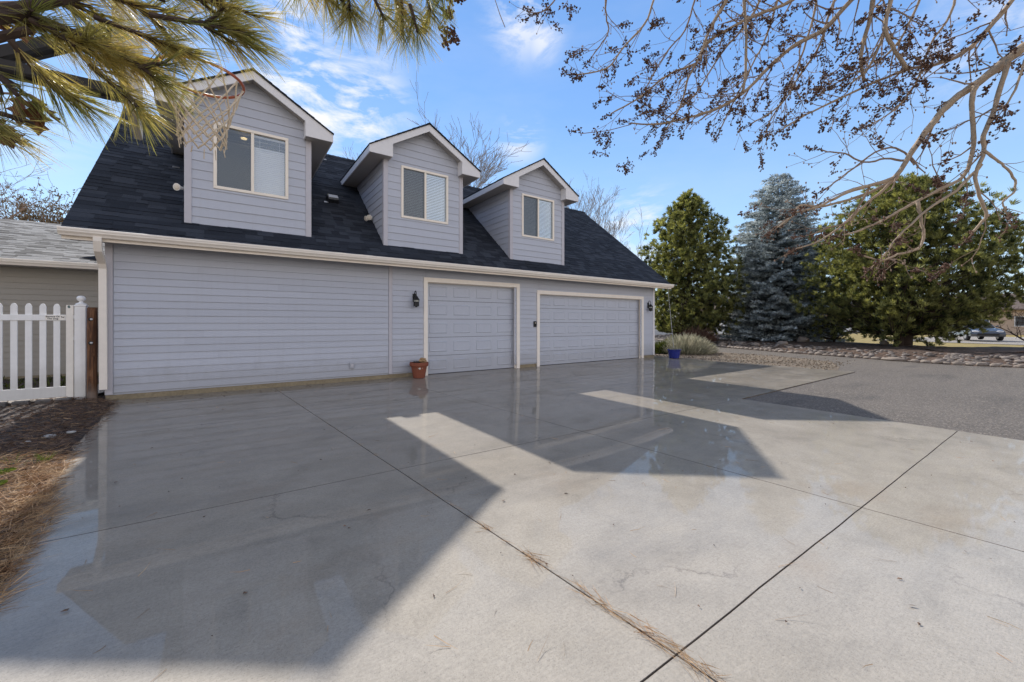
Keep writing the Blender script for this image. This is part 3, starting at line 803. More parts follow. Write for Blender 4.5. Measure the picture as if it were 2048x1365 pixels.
# dormers -------------------------------------------------------------
YF = .06; WD = 2.068; YRK = -.20
def dormer(x0, kind, lab):
    xm = x0+WD/2; x1 = x0+WD; ds_ = .594; zap = 6.17; OH = .403; zev = zap - ds_*(WD/2+OH)
    zb = roofz(YF) - .01
    gt = lambda z: (x0+.0 if z < 5.45 else xm - (zap-.10-z)/ds_, x1 if z < 5.45 else xm + (zap-.10-z)/ds_)
    mb = MB()
    def top(z):
        w = min(WD/2-.09, max(.01, (zap-.12-z)/ds_)); return (xm-w, xm+w)
    ox0, ox1, oz0, oz1 = x0+.425-.005, x1-.425+.005, 3.865-.005, 5.105
    siding(mb, 0, 0, zb, oz0, .173, YF, .015, top)
    siding(mb, 0, 0, oz0, oz1, .173, YF, .012, lambda z: (top(z)[0], max(top(z)[0]+.001, min(ox0, xm))))
    siding(mb, 0, 0, oz0, oz1, .173, YF, .012, lambda z: (min(top(z)[1]-.001, max(ox1, xm)), top(z)[1]))
    siding(mb, 0, 0, oz1, zap-.13, .173, YF, .015, top)
    # backing wall and cheeks
    ztop = lambda x: zap-.10-ds_*abs(x-xm)
    wx0, wx1, wz0, wz1 = x0+.425, x1-.425, 3.865, 5.10
    mb.poly([(x0,YF+.004,zb),(wx0,YF+.004,zb),(wx0,YF+.004,ztop(wx0)),(x0,YF+.004,ztop(x0))]); mb.poly([(wx1,YF+.004,zb),(x1,YF+.004,zb),(x1,YF+.004,ztop(x1)),(wx1,YF+.004,ztop(wx1))])
    mb.poly([(wx0,YF+.004,zb),(wx1,YF+.004,zb),(wx1,YF+.004,wz0),(wx0,YF+.004,wz0)]); mb.poly([(wx0,YF+.004,wz1),(wx1,YF+.004,wz1),(wx1,YF+.004,ztop(wx1)),(xm,YF+.004,ztop(xm)),(wx0,YF+.004,ztop(wx0))])
    # side cheeks with lap boards
    for xs, sg in ((x0, -1), (x1, 1)):
        z = math.floor(zb/.173)*.173
        while z < 5.45:
            a = max(z, zb); b = min(z+.173, 5.45)
            ya = YE + (a-ZE)/SL; yb = YE + (b-ZE)/SL
            xa = xs + sg*.012*(1-(a-z)/.173); xb = xs + sg*.012*(1-(b-z)/.173)
            mb.add([(xa,YF+.09,a),(xa,max(ya,YF+.09)+.1,a),(xb,max(yb,YF+.09)+.1,b),(xb,YF+.09,b),(xs-sg*.002,YF+.09,a),(xs-sg*.002,max(ya,YF+.09)+.1,a)], [(0,1,2,3),(4,5,1,0)])
            z += .173
        mb.quad((xs,YF+.004,zb),(xs,YE+(5.5-ZE)/SL+.1,zb),(xs,YE+(5.5-ZE)/SL+.1,5.5),(xs,YF+.004,5.5))
    d = mb.build('dormer', M['siding'], house); d['label'] = lab
    for xa, xb in ((x0-.016, x0+.09), (x1-.09, x1+.016)):
        mb = MB(); mb.box(xa, xb, YF-.024, YF+.088, zb-.03, 5.40); mb.build('corner_board', M['corner'], d, bevel=.003)
    # roof of the dormer: two slabs and shingles edge
    mb = MB(); yend = YE + (zap-ZE)/SL + .15
    t = .028
    prof = [(xm-WD/2-OH, zev), (xm, zap), (xm+WD/2+OH, zev), (xm+WD/2+OH+.012, zev+t-.014), (xm, zap+t+.006), (xm-WD/2-OH-.012, zev+t-.014)]
    mb.prism_y(prof, YRK-.025, yend)
    gg = random.Random(int(x0*10))
    for sg in (-1, 1):
        L = math.hypot(WD/2+OH, zap-zev); s = 0
        while s < L:
            y = YRK-.03
            while y < yend:
                w = gg.uniform(.16,.34); tt = gg.choice((.008,.014))
                f0 = 1-s/L; f1 = 1-min(L, s+.15)/L
                xa = xm+sg*(WD/2+OH+.012)*f0; za = zap+t+.004 - (zap-zev+.02)*f0
                xb = xm+sg*(WD/2+OH+.012)*f1; z2 = zap+t+.004 - (zap-zev+.02)*f1
                mb.add([(xa,y,za+tt),(xa,y+w,za+tt),(xb,y+w,z2+.003),(xb,y,z2+.003),(xa,y,za-.003),(xa,y+w,za-.003)], [(0,1,2,3),(4,5,1,0),(0,3,4)])
                y += w
            s += .145
    y = YRK-.03
    while y < yend:
        mb.add([(xm-.13,y,zap-.045),(xm-.13,y+.19,zap-.04),(xm,y+.19,zap+.030),(xm,y,zap+.044),(xm+.13,y+.19,zap-.04),(xm+.13,y,zap-.045)], [(0,1,2,3),(3,2,4,5)]); y += .145
    mb.build('dormer_roof', M['shingle'], d)
    # rake board with boxed return: an outline plate on each side
    mb = MB(); zs = zev-.155
    for sg in (-1, 1):
        xo = xm+sg*(WD/2+OH); xi = xm+sg*(WD/2-.13); zt = lambda x: zap-.002-ds_*abs(x-xm)
        pf = [(xm, zt(xm)), (xo, zev), (xo, zs), (xi, zs), (xi, zt(xi)-.165), (xm, zt(xm)-.165)]
        mb.prism_y([(x, z) for x, z in (pf if sg > 0 else pf[::-1])], YRK, YRK+.024)
        # eave fascia running back to the main roof, inner return cheek
        yb = YE+(zs-ZE)/SL+.35
        xa, xb = sorted((xo, xo-sg*.022))
        mb.box(xa, xb, YRK+.025, yb, zs, zev-.012)
        xa, xb = sorted((xi, xi+sg*.02)); mb.box(xa, xb, YRK+.025, YF-.013, zs, zt(xi)-.03)
    mb.build('rake_board', M['dormer_trim'], d)
    mb = MB()
    for sg in (-1, 1):
        xo = xm+sg*(WD/2+OH-.023); xi = xm+sg*(WD/2-.10); xc_ = xm+sg*(WD/2+.017)
        a, b = sorted((xo, xi)); mb.box(a, b, YRK+.026, YF-.026, zs+.004, zs+.016)
        a, b = sorted((xo, xc_)); mb.box(a, b, YF-.0255, YE+(zs-ZE)/SL+.3, zs+.004, zs+.016)
        # sloping soffit under the rake
        mb.add([(xm, YRK+.025, zap-.12), (xi, YRK+.025, zap-.12-ds_*abs(xi-xm)), (xi, YF+.003, zap-.12-ds_*abs(xi-xm)), (xm, YF+.003, zap-.12)], [(0,1,2,3)])
    mb.build('soffit', M['soffit'], d)
    # window: frame, panes, screen, blinds, dark-painted backing
    mb = MB(); fw = .042; xmid = (wx0+wx1)/2; yo = YF-.032; yi = YF+.05
    mb.box(wx0-.012, wx1+.012, yo, yi, wz1-fw, wz1+.012); mb.box(wx0-.012, wx1+.012, yo, yi, wz0-.012, wz0+fw)
    mb.box(wx0-.012, wx0+fw, yo, yi, wz0+fw+.0005, wz1-fw-.0005); mb.box(wx1-fw, wx1+.012, yo, yi, wz0+fw+.0005, wz1-fw-.0005); mb.box(xmid-.026, xmid+.026, yo+.008, yi, wz0+fw+.0005, wz1-fw-.0005)
    mb.build('window_frame', M['vinyl'], d, bevel=.004)
    for k, (a, b) in enumerate(((wx0+fw, xmid-.026), (xmid+.026, wx1-fw))):
        mb = MB(); mb.quad((a,YF+.012,wz0+fw),(b,YF+.012,wz0+fw),(b,YF+.012,wz1-fw),(a,YF+.012,wz1-fw))
        mb.build('window_pane', M['glass_wavy'] if kind == 1 and k == 1 else M['glass'], d)
        if k == 0:
            mb = MB(); mb.quad((a,YF+.002,wz0+fw),(b,YF+.002,wz0+fw),(b,YF+.002,wz1-fw),(a,YF+.002,wz1-fw)); mb.build('insect_screen', M['screen'], d)
        mb = MB(); n = 29 if kind != 1 else 30; hh = (wz1-wz0-2*fw)/n
        for q in range(n):
            z = wz0+fw+q*hh
            if kind == 1:
                if q >= n-6 and q % 2 == 0: continue
                tilt = .95 if q < n-6 else .2
            else: tilt = .62 if k else .7
            w = .024
            dz = hh*1.06*tilt/ .95 if kind == 1 and q < n-6 else hh*.72*tilt/.62
            mb.add([(a+.004,YF+.075,z),(b-.004,YF+.075,z),(b-.004,YF+.075+w*.5,z+dz),(a+.004,YF+.075+w*.5,z+dz)], [(0,1,2,3)])
        for xx in (a+.10, b-.10): mb.box(xx-.0015, xx+.0015, YF+.068, YF+.070, wz0+fw, wz1-fw)
        mb.box(a, b, YF+.066, YF+.10, wz1-fw-.035, wz1-fw-.002)
        mb.build('blind', M['blind_beige'] if kind == 1 and k == 0 else M['blind'], d)
    mb = MB(); mb.box(wx0-.1, wx1+.1, YF+.45, YF+.47, wz0-.1, wz1+.1); mb.box(wx0-.1, wx0-.08, YF+.06, YF+.449, wz0-.1, wz1+.1); mb.box(wx1+.08, wx1+.1, YF+.06, YF+.449, wz0-.1, wz1+.1); mb.box(wx0-.079, wx1+.079, YF+.06, YF+.449, wz1+.08, wz1+.1)
    mb.build('dark_backing', M['dark_backing'], d)
    if kind == 1:
        mb = MB(); mb.lathe([(.0,.0),(.05,.004),(.055,.02),(.0,.021)], (xmid-.14, YF+.064, wz1-.17), 14)
        lamp = mb.build('ceiling_lamp', M['lamp_on'], d)
    return d
dormer(-1.337, 1, 'left dormer, nearest, with mottled bright right pane and dark left pane')
dormer(2.295, 2, 'middle dormer with half open white blinds')
dormer(5.922, 3, 'right dormer, farthest, with white blinds')

# roof vents and small flashings -------------------------------------
def roof_frame(x, y):
    n = Vector((0, -SL, 1)).normalized(); u = Vector((0, 1, SL)).normalized(); return Vector((x, y, roofz(y))), u, n
p, u_, n_ = roof_frame(1.47, 1.60)
mb = MB(); P = lambda a, b, c: p + Vector((1,0,0))*a + u_*b + n_*c
mb.add([P(-.14,-.12,.0),P(.14,-.12,.0),P(.14,.16,.0),P(-.14,.16,.0),P(-.12,-.14,.11),P(.12,-.14,.11),P(.12,.10,.13),P(-.12,.10,.13)], [(0,1,5,4),(1,2,6,5),(2,3,7,6),(3,0,4,7),(4,5,6,7)])
v = mb.build('roof_vent', M['vent'], house, bevel=.01)
mb = MB(); mb.add([P(-.115,-.08,.136),P(.115,-.08,.136),P(.105,.05,.15),P(-.105,.05,.15)], [(0,1,2,3)]); mb.build('vent_cap', M['galv'], v)
mb = MB()
for (x, y, s) in ((1.30,1.48,.05),(1.664,3.85,.07),(-1.62,1.9,.06),(.98,2.9,.05)):
    p, u_, n_ = roof_frame(x, y); P = lambda a, b, c: p + Vector((1,0,0))*a + u_*b + n_*c
    mb.add([P(-s,-s*.6,.02),P(s,-s*.6,.02),P(s,s*.6,.025),P(-s,s*.6,.025)], [(0,1,2,3)])
mb.build('flashing', M['galv'], house)

# wall fittings ------------------------------------------------------
def lantern(x, z, sc_, lab):
    t = thing('wall_lantern', lab, 'lantern', 'black coach lanterns on the garage wall', (x, 0, z))
    mb = MB(); mb.box(-.05, .05, -.028, -.011, -.08, .12)
    mb.build('back_plate', M['black_metal'], t, bevel=.006)
    mb = MB(); pts = []
    for k in range(13):
        a = math.pi*(k/12); pts.append((0, -.075+.05*math.cos(a)-.0, .10+.085*math.sin(a)))
    pts = [(0,-.028,.02),(0,-.027,.09)] + pts[1:] + [(0,-.125,.06)]
    mb.tube(pts, .010, 6)
    mb.build('arm', M['black_metal'], t, smooth=True)
    yc_ = -.125
    mb = MB(); mb.lathe([(.012,.075),(.02,.06),(.035,.05),(.05,.02),(.085,-.03),(.088,-.04),(.0,-.04)], (0, yc_, 0), 8)
    mb.build('cap', M['black_metal'], t)
    mb = MB(); mb.lathe([(.062,-.042),(.052,-.19)], (0, yc_, 0), 8); mb.build('glass_body', M['lantern_glass'], t)
    mb = MB()
    for k in range(4):
        a = math.pi/4 + k*math.pi/2; mb.tube([(.068*math.cos(a), yc_+.068*math.sin(a), -.04), (.06*math.cos(a), yc_+.06*math.sin(a), -.195)], .006, 5)
    mb.lathe([(.0,-.215),(.03,-.205),(.072,-.08),(.072,-.19),(.0,-.189)], (0, yc_, 0), 8)
    mb.build('cage', M['black_metal'], t)
    t.scale = (sc_,)*3
lantern(3.02, 1.90, 1.0, 'black glass coach lantern left of the single garage door')
lantern(12.22, 1.95, 1.0, 'black glass coach lantern right of the double garage door')
t = thing('keypad_box', 'small black entry keypad box between the two garage doors', 'keypad', loc=(6.77, 0, 1.275))
mb = MB(); mb.box(-.05, .05, -.04, -.012, -.085, .085); mb.build('housing', M['ink'], t, bevel=.008)
mb = MB(); mb.lathe([(.0,0),(.016,.0),(.016,.004),(0,.0041)], (0,0,0), 12); o = mb.build('button', M['lens'], t); o.rotation_euler = (R(90),0,0); o.location = (0,-.0405,.03)
t = thing('wall_outlet', 'small grey outlet cover low on the left garage wall', 'outlet', loc=(1.553, 0, .36))
mb = MB(); mb.box(-.05, .05, -.05, -.012, -.065, .065); mb.build('cover', M['siding'], t, bevel=.006)
mb = MB(); mb.box(-.028, .028, -.055, -.0505, -.03, .03); mb.build('flap', M['corner'], t, bevel=.003)

def flood(base, heads, lab, sgnx=-1):
    t = thing('flood_light', lab, 'flood light', 'flood lights on the dormer sides', base)
    mb = MB(); mb.box(-.025, -.0125, -.05, .05, -.05, .05); mb.build('mount', M['white'], t, bevel=.004)
    for d in heads:
        d = Vector(d).normalized(); s = Vector((-.03, 0, 0)); c = s + d*.11
        ax = d; q = ax.to_track_quat('Z', 'Y').to_matrix()
        mb = MB()
        pf = [(.018,-.10),(.03,-.06),(.034,-.02),(.06,.03),(.066,.055),(.0,.056)]
        mb.lathe(pf, (0,0,0), 16); mb.v = [tuple(q @ Vector(v) + c) for v in mb.v]
        h = mb.build('lamp_head', M['white_aged'], t, smooth=False)
        mb = MB(); mb.lathe([(.0,.0565),(.055,.0565),(.05,.064),(.03,.070),(.0,.072)], (0,0,0), 16); mb.v = [tuple(q @ Vector(v) + c) for v in mb.v]
        mb.build('lens', M['lens'], h)
flood((-1.35, .33, 3.83), [(-.55,-.8,-.12)], 'single white flood light on the left side of the nearest dormer')
flood((2.285, .95, 3.95), [(-1.0,-.35,-.25),(-.55,-.85,-.1)], 'twin headed white flood light on the left side of the middle dormer')

# ================================================================== LEFT WING
wing = thing('house_wing', 'low taupe house wing with pale grey shingle roof behind the picket gate', 'house')
WY = 4.45; WX0, WX1 = -22, -2.366
mb = MB(); siding(mb, WX0, WX1-.001, .21, 2.56, .1304, WY)
mb.box(WX0, WX1-.001, WY+.004, WY+.15, .1, 2.56); mb.box(WX0, WX0+.15, WY+.151, WY+6, 0, 2.6); mb.box(WX0+.151, WX1-.001, WY+5.9, WY+6.0, 0, 2.6)
mb.build('siding_wall', M['siding_wing'], wing)
mb = MB(); mb.box(WX0, WX1-.002, WY+.012, WY+.12, -.1, .205); mb.build('foundation', M['foundation'], wing)
WE = WY-.45; WZ = 2.70; WS = .42; wz = lambda y: WZ+WS*(y-WE); WR = 7.4
mb = MB(); g = random.Random(8)
mb.prism_x([(WE-.02, wz(WE)-.03), (WR, wz(WR)-.03), (2*WR-WE, wz(WE)-.03), (2*WR-WE, wz(WE)-.006), (WR, wz(WR)-.006), (WE-.02, wz(WE)-.006)], WX0-.4, WX1-.001)
roof_plane(mb, WX0-.4, WX1-.001, WE-.02, WR, wz, g, .10, (.14,.34), (.003,.008))
mb.build('roof', M['shingle_pale'], wing)
mb = MB(); prof = [(WE-.001,2.70),(WE-.105,2.70),(WE-.118,2.693),(WE-.118,2.668),(WE-.110,2.655),(WE-.108,2.63),(WE-.085,2.60),(WE-.072,2.565),(WE-.001,2.565)]
mb.prism_x(prof, WX0-.4, WX1-.002); mb.build('gutter', M['vinyl'], wing)
mb = MB(); mb.box(WX0, WX1-.002, WE+.0, WY, 2.562, 2.58); mb.box(WX0-.39, WX1-.002, WE+.001, WE+.02, 2.581, WZ-.03); mb.build('soffit', M['soffit'], wing)
# small dark cricket roof where the wing meets the garage
mb = MB()
mb.add([(-3.60,WE+.35,wz(WE+.35)+.02),(-2.37,WE+.05,wz(WE+.05)+.02),(-2.37,WE+.55,wz(WE+.55)+.26),(-2.37,WE+1.3,wz(WE+1.3)+.03)], [(0,1,2),(0,2,3)])
c = mb.build('cricket_roof', M['shingle'], wing)
mb = MB(); mb.add([(-3.30,WE+.36,wz(WE+.36)+.085),(-2.375,WE+.18,wz(WE+.18)+.10),(-2.375,WE+.42,wz(WE+.42)+.20)], [(0,1,2)]); mb.build('cricket_flashing', M['soffit'], c)

# ================================================================== GATE, POSTS
t = thing('picket_gate', 'white vinyl picket gate with two rails and a small dog warning sign', 'gate', loc=(0, 0, 0))
GY = .15
def picket(x, w=.072):
    mb = MB(); h = w/2
    pf = [(x-h,.14),(x+h,.14),(x+h,1.565),(x+h*.62,1.600),(x+h*.2,1.614),(x-h*.2,1.614),(x-h*.62,1.600),(x-h,1.565)]
    mb.prism_y(pf, GY-.012, GY+.012); return mb.build('picket', M['white'], t, bevel=.003)
for k in range(9): picket(-2.957 - .1505*k)
for z0_, z1_ in ((1.345, 1.437), (.105, .272)):
    mb = MB(); mb.box(-4.3, -2.852, GY-.026, GY+.026, z0_, z1_); mb.build('rail', M['white'], t, bevel=.004)
mb = MB(); mb.box(-2.85, -2.765, GY-.03, GY+.03, .09, 1.596); st = mb.build('stile', M['white_aged'], t, bevel=.004)
mb = MB(); mb.poly([(-2.828,GY-.0315,1.588),(-2.808,GY-.0315,1.590),(-2.80,GY-.0315,1.565),(-2.803,GY-.0315,1.548),(-2.82,GY-.0315,1.545),(-2.832,GY-.0315,1.562)]); mb.build('stain', M['stain'], st)
mb = MB()
for z in (1.40, 1.05): mb.box(-2.764, -2.748, GY-.038, GY-.02, z-.03, z+.03); 
mb.build('hinge', M['galv'], t)
# warning sign lettering on the top rail
mb = MB(); mb.box(-3.075, -2.86, GY-.0295, GY-.0265, 1.352, 1.43); sign = mb.build('warning_sign', M['white_aged'], t)
def text(body, x, z, size, mat, parent):
    cu = bpy.data.curves.new('lettering', 'FONT'); cu.body = body; cu.size = size; cu.align_x = 'CENTER'; cu.extrude = .0008; cu.offset = .0006
    o = bpy.data.objects.new('tmp', cu); col.objects.link(o); dg = bpy.context.evaluated_depsgraph_get()
    me = bpy.data.meshes.new_from_object(o.evaluated_get(dg)); bpy.data.objects.remove(o)
    me.materials.clear(); me.materials.append(mat)
    m = bpy.data.objects.new('lettering', me); col.objects.link(m); m.parent = parent; m.rotation_euler = (R(90), 0, 0); m.location = (x, GY-.0305, z); return m
text('Beware Of', -2.996, 1.397, .034, M['ink'], sign); text('The Dog', -2.996, 1.364, .034, M['ink'], sign)
mb = MB(); dx, dz = -2.90, 1.372
dog = [(0,.012),(.004,.012),(.006,.022),(.020,.024),(.024,.012),(.028,.012),(.027,.026),(.031,.036),(.038,.038),(.038,.041),(.033,.046),(.029,.046),(.024,.036),(.008,.033),(-.002,.042),(-.005,.040),(.001,.030)]
mb.poly([(dx+.03-a, GY-.0305, dz+b-.002) for a, b in dog]); mb.build('dog_silhouette', M['ink'], sign)
t = thing('gate_post', 'square white vinyl gate post with a ball finial', 'post', loc=(0, 0, 0))
mb = MB(); mb.box(-2.748, -2.618, GY-.065, GY+.065, -.05, 1.575); mb.build('shaft', M['white'], t, bevel=.006)
mb = MB(); mb.box(-2.756, -2.610, GY-.073, GY+.073, 1.576, 1.60); mb.build('cap_base', M['white'], t, bevel=.008)
mb = MB(); mb.lathe([(.072,0),(.066,.02),(.045,.032),(.026,.045),(.022,.058),(.03,.066),(.046,.082),(.054,.105),(.054,.118),(.046,.138),(.03,.150),(.0,.155)], (-2.683, GY, 1.600), 24); mb.build('finial', M['white'], t, smooth=True)
t = thing('timber_post', 'round weathered brown timber post beside the downspout', 'post', loc=(-2.535, .05, 0))
mb = MB(); pf = []
nseg = 20
for j in range(15):
    z = -.1 + 1.66*j/14
    for k in range(nseg):
        a = 2*math.pi*k/nseg; q = Vector((math.cos(a), math.sin(a), z*1.3)); rr = .064 + .006*mnoise.noise(q*1.7)
        pf.append((rr*math.cos(a), rr*math.sin(a), z))
mb.add(pf, [(j*nseg+k, j*nseg+(k+1)%nseg, (j+1)*nseg+(k+1)%nseg, (j+1)*nseg+k) for j in range(14) for k in range(nseg)] + [tuple(range(14*nseg, 15*nseg))])
post = mb.build('shaft', M['wood_post'], t, smooth=True)
for z in (1.365, .975):
    mb = MB(); mb.lathe([(.0,0),(.030,.0),(.030,.004),(.0,.0041)], (0,0,0), 16); o = mb.build('bolt_hole', M['ink'], t); o.rotation_euler = (R(90),0,0); o.location = (-.006,-.062,z)
    mb = MB(); mb.lathe([(.0,.004),(.019,.004),(.019,.014),(.012,.018),(.0,.018)], (0,0,0), 6); o2 = mb.build('bolt', M['galv'], t); o2.rotation_euler = (R(90),0,0); o2.location = (.004,-.062,z)
for k, x in enumerate((-3.52, -3.29, -3.05, -2.84)):
    mb = MB(); mb.box(x-.085, x+.085, -.06-.015*k, .05-.015*k, .03, .105); o = mb.build('edging_paver', M['paver'], bevel=.01)
    tag(o, 'grey paver block, one of the short row below the gate', 'paver', 'paver blocks below the picket gate')

# ================================================================== POTS, RAIN CHAIN
px, py = 3.02, -.30
t = thing('terracotta_pot', 'terracotta pot with dried plant and white emblem beside the single garage door', 'plant pot', loc=(px, py, 0))
mb = MB(); mb.lathe([(.0,.002),(.135,.002),(.14,.02),(.185,.27),(.19,.275),(.215,.28),(.222,.30),(.222,.355),(.215,.37),(.195,.37),(.185,.33),(.0,.33)], (0,0,0), 32); mb.build('pot', M['terracotta'], t, smooth=False)
mb = MB(); mb.lathe([(.0,.331),(.184,.333),(.0,.35)], (0,0,0), 20); mb.build('soil', M['dirt'], t)
mb = MB(); g = random.Random(4)
mb.blob((.085,-.02,.40), .085, .08, .075, .3, 5, 22, 16, .42)
mb.build('dried_plant', M['dried'], t)
mb = MB()
for k in range(14): mb.blob((-.10+g.gauss(0,.04), -.06+g.gauss(0,.04), .36+g.random()*.03), .035, .03, .015, g.random()*3, k, 8, 5)
mb.build('dark_leaves', M['ink'], t, smooth=True)
ca = math.atan2(CY-py, CX-px); mb = MB()
for k in range(5):
    a = ca + .10 + .055*math.cos(k*1.256)*1.2; z = .235 + .016*math.sin(k*1.256); r0 = .18
    mb.blob((r0*math.cos(a), r0*math.sin(a), z), .012, .012, .012, 0, k, 8, 5)
mb.blob((.178*math.cos(ca+.10), .178*math.sin(ca+.10), .235), .014, .014, .013, 0, 2, 8, 5)
for q in (-.2, -.13, .33): mb.blob((.176*math.cos(ca+.1+q), .176*math.sin(ca+.1+q), .238), .009, .012, .007, 0, q, 8, 5)
mb.build('emblem', M['bird_white'], t, smooth=True)
bx_, by_ = 12.80, -.72
t = thing('blue_pot', 'glazed cobalt blue pot with succulents under the rain chain', 'plant pot', loc=(bx_, by_, 0))
mb = MB(); mb.lathe([(.0,.002),(.17,.002),(.18,.02),(.222,.27),(.24,.30),(.25,.31),(.25,.335),(.235,.335),(.22,.29),(.0,.29)], (0,0,0), 32); mb.build('pot', M['blue_glaze'], t, smooth=False)
mb = MB(); mb.lathe([(.0,.30),(.215,.30),(.0,.31)], (0,0,0), 16); mb.build('soil', M['dirt'], t)
mb = MB()
for k in range(90):
    a = g.uniform(0, 6.28); r0 = g.uniform(0,.17); b = Vector((r0*math.cos(a), r0*math.sin(a), .31)); ribbon(mb, b, (g.gauss(0,.7), g.gauss(0,.7), 1), g.uniform(.06,.17), .02, .2, g)
mb.build('succulent', M['sage'], t)
t = thing('rain_chain', 'thin metal rain chain hanging from the gutter end into the blue pot', 'rain chain', loc=(12.80, -.46, 0))
mb = MB(); z = 2.64; k = 0; tilt = lambda z: (0, -.0 - (2.64-z)*.11, z)
while z > .34:
    c = tilt(z); pts = []
    for q in range(9):
        a = 2*math.pi*q/8; pts.append((c[0]+(.014*math.cos(a) if k % 2 else 0), c[1]+(0 if k % 2 else .014*math.cos(a)), z-.03+.03*math.sin(a)))
    mb.tube(pts, .0045, 4, False); z -= .046; k += 1
mb.build('links', M['galv'], t)

# ================================================================== BASKETBALL HOOP
def cw(r, d, z): return Vector((CX + d*SY + r*CYW, CY + d*CYW - r*SY, z))
bt = Vector((-.685*CYW + .84*SY, .685*SY + .84*CYW, 0)).normalized()
bn = Vector((.775*CYW + .632*SY, -.775*SY + .632*CYW, 0)).normalized()
t = thing('basketball_hoop', 'basketball hoop with orange rim and white net seen edge on behind pine needles', 'basketball hoop', loc=cw(-3.03, 1.8, 0))
TL = t.location.copy()
bc = cw(-2.29, 2.40, 0)
def hb(name, mb, mat, par=None, **kw):
    mb.v = [tuple(Vector(v)-TL) for v in mb.v]; return mb.build(name, mat, par or t, **kw)
mb = MB(); A = bc - bt*.56 ; B = bc + bt*.56
mb.obox(A + Vector((0,0,2.93)), B + Vector((0,0,2.93)), .045, .66); hb('backboard', mb, M['board'], bevel=.006)
mb = MB()
RCt = cw(-2.064, 2.67, 2.935); rr = .2286; NP = 40
ring = [RCt + (bt*math.cos(2*math.pi*k/NP) + bn*math.sin(2*math.pi*k/NP))*rr for k in range(NP+1)]
mb.tube(ring, .0095, 8, False)
mb.obox(RCt - bn*.33 + Vector((0,0,-.01)), RCt - bn*(rr-.005) + Vector((0,0,-.004)), .12, .012); mb.obox(RCt - bn*.305 + bt*.06 + Vector((0,0,-.07)), RCt - bn*.23 + bt*.12 + Vector((0,0,-.005)), .012, .012)
rim = hb('rim', mb, M['orange'], smooth=False)
mb = MB(); NL = 12; g = random.Random(6)
levels = [(rr-.004, -.012), (.192, -.125), (.168, -.195), (.150, -.25), (.139, -.298), (.132, -.343), (.129, -.386), (.132, -.425)]
for k in range(NL):
    for sg in (-1, 1):
        pts = []
        for j, (r0, dz) in enumerate(levels):
            ph = (k + sg*.5*(j if j < 1 else j))/NL*2*math.pi + .1
            pts.append(RCt + (bt*math.cos(ph) + bn*math.sin(ph))*(r0 + .004*g.uniform(-1,1)) + Vector((0,0,dz + g.uniform(-.006,.006))))
        fine = []
        for a, b in zip(pts, pts[1:]): fine += [a, a.lerp(b, .5) - (a.lerp(b,.5)-RCt).normalized()*.003]
        mb.tube(fine+[pts[-1]], .0052, 5)
for k in range(NL):        # knots and frayed tails
    ph = k/NL*2*math.pi + .1
    for j in (1, 2, 3, 4, 5, 6, 7):
        p2 = (k + .5*(j % 2))/NL*2*math.pi + .1; r0, dz = levels[j]
        c = RCt + (bt*math.cos(p2) + bn*math.sin(p2))*r0 + Vector((0,0,dz)); mb.octa(c, .009, g)
    c = RCt + (bt*math.cos(ph) + bn*math.sin(ph))*.126 + Vector((0,0,-.425))
    mb.tube([c, c + Vector((g.gauss(0,.012), g.gauss(0,.012), -.03-.04*g.random()))], .0035, 4)
hb('net', mb, M['net'])
mb = MB(); back = bc - bn*.03
j0 = cw(-2.72, 2.06, 2.63)
for s_ in (-.04, .04):
    mb.obox(back + bt*s_ + Vector((0,0,2.66)), j0 - bn*.5 + bt*s_ + Vector((0,0,-.02)), .04, .05)
    mb.obox(back + bt*s_ + Vector((0,0,3.05)), j0 + bt*s_ + Vector((0,0,.02)), .035, .05)
hb('support_arm', mb, M['dark_steel'])
mb = MB(); ptop = j0 - bn*.45
mb.obox(Vector((ptop.x, ptop.y, 0)), Vector((ptop.x, ptop.y, 2.75)), .11, .11, (1,0,0)); hb('pole', mb, M['dark_steel'])

# ================================================================== FOREGROUND PINE
def needle_shoot(mb, mbw, base, tip, n, L, g, spread=(.35, 1.0), w=.0017):
    base = Vector(base); tip = Vector(tip); ax = (tip-base); AL = ax.length; ax.normalize()
    mbw.tube([base, base.lerp(tip,.5)+rv(g)*.006, tip], [.0085,.0065,.005], 6)
    for k in range(n):
        f = g.random()**.75
        p = base.lerp(tip, f)
        s = rv(g); s = (s - ax*s.dot(ax)).normalized()
        sp = lerp(spread[1], spread[0], f)*g.uniform(.6, 1.25)
        d = (ax*1.0 + s*sp).normalized()
        ln = L*g.uniform(.7, 1.1)
        bend = rv(g)*.07 + Vector((0,0,-.07))
        # fascicle of two or three
        for q in range(3):
            dd = (d + rv(g)*.05).normalized(); ribbon(mb, p, dd, ln*g.uniform(.93,1.03), w*g.uniform(.8,1.25), .04, g, bend)
pine = thing('pine_tree', 'long needled pine whose sprays hang across the top left in front of the hoop', 'pine tree', loc=cw(-3.1, .35, 0))
PL = pine.location.copy()
g = random.Random(33); mbn = MB(); mbw = MB()
SH = [ # (base u,v,d) -> (tip u,v,d), count
 ((300,30,1.25),(500,70,1.3),100),((190,35,1.2),(385,108,1.28),95),((110,50,1.15),(290,140,1.25),95),((60,40,1.1),(210,120,1.18),90),
 ((20,80,1.05),(120,190,1.15),70),((230,-40,1.3),(450,10,1.4),80),((330,-30,1.35),(520,35,1.45),70),((-60,120,1.05),(40,175,1.1),22),
 ((150,-40,1.2),(330,40,1.3),80),((210,90,1.2),(330,170,1.22),60),((40,-40,1.15),(190,30,1.25),70),((180,130,1.15),(270,205,1.2),50),
 ((-80,200,1.0),(-10,250,1.05),14),((-60,10,1.1),(90,60,1.15),60),((100,-60,1.3),(260,-10,1.35),60),((380,40,1.3),(480,60,1.35),50)]
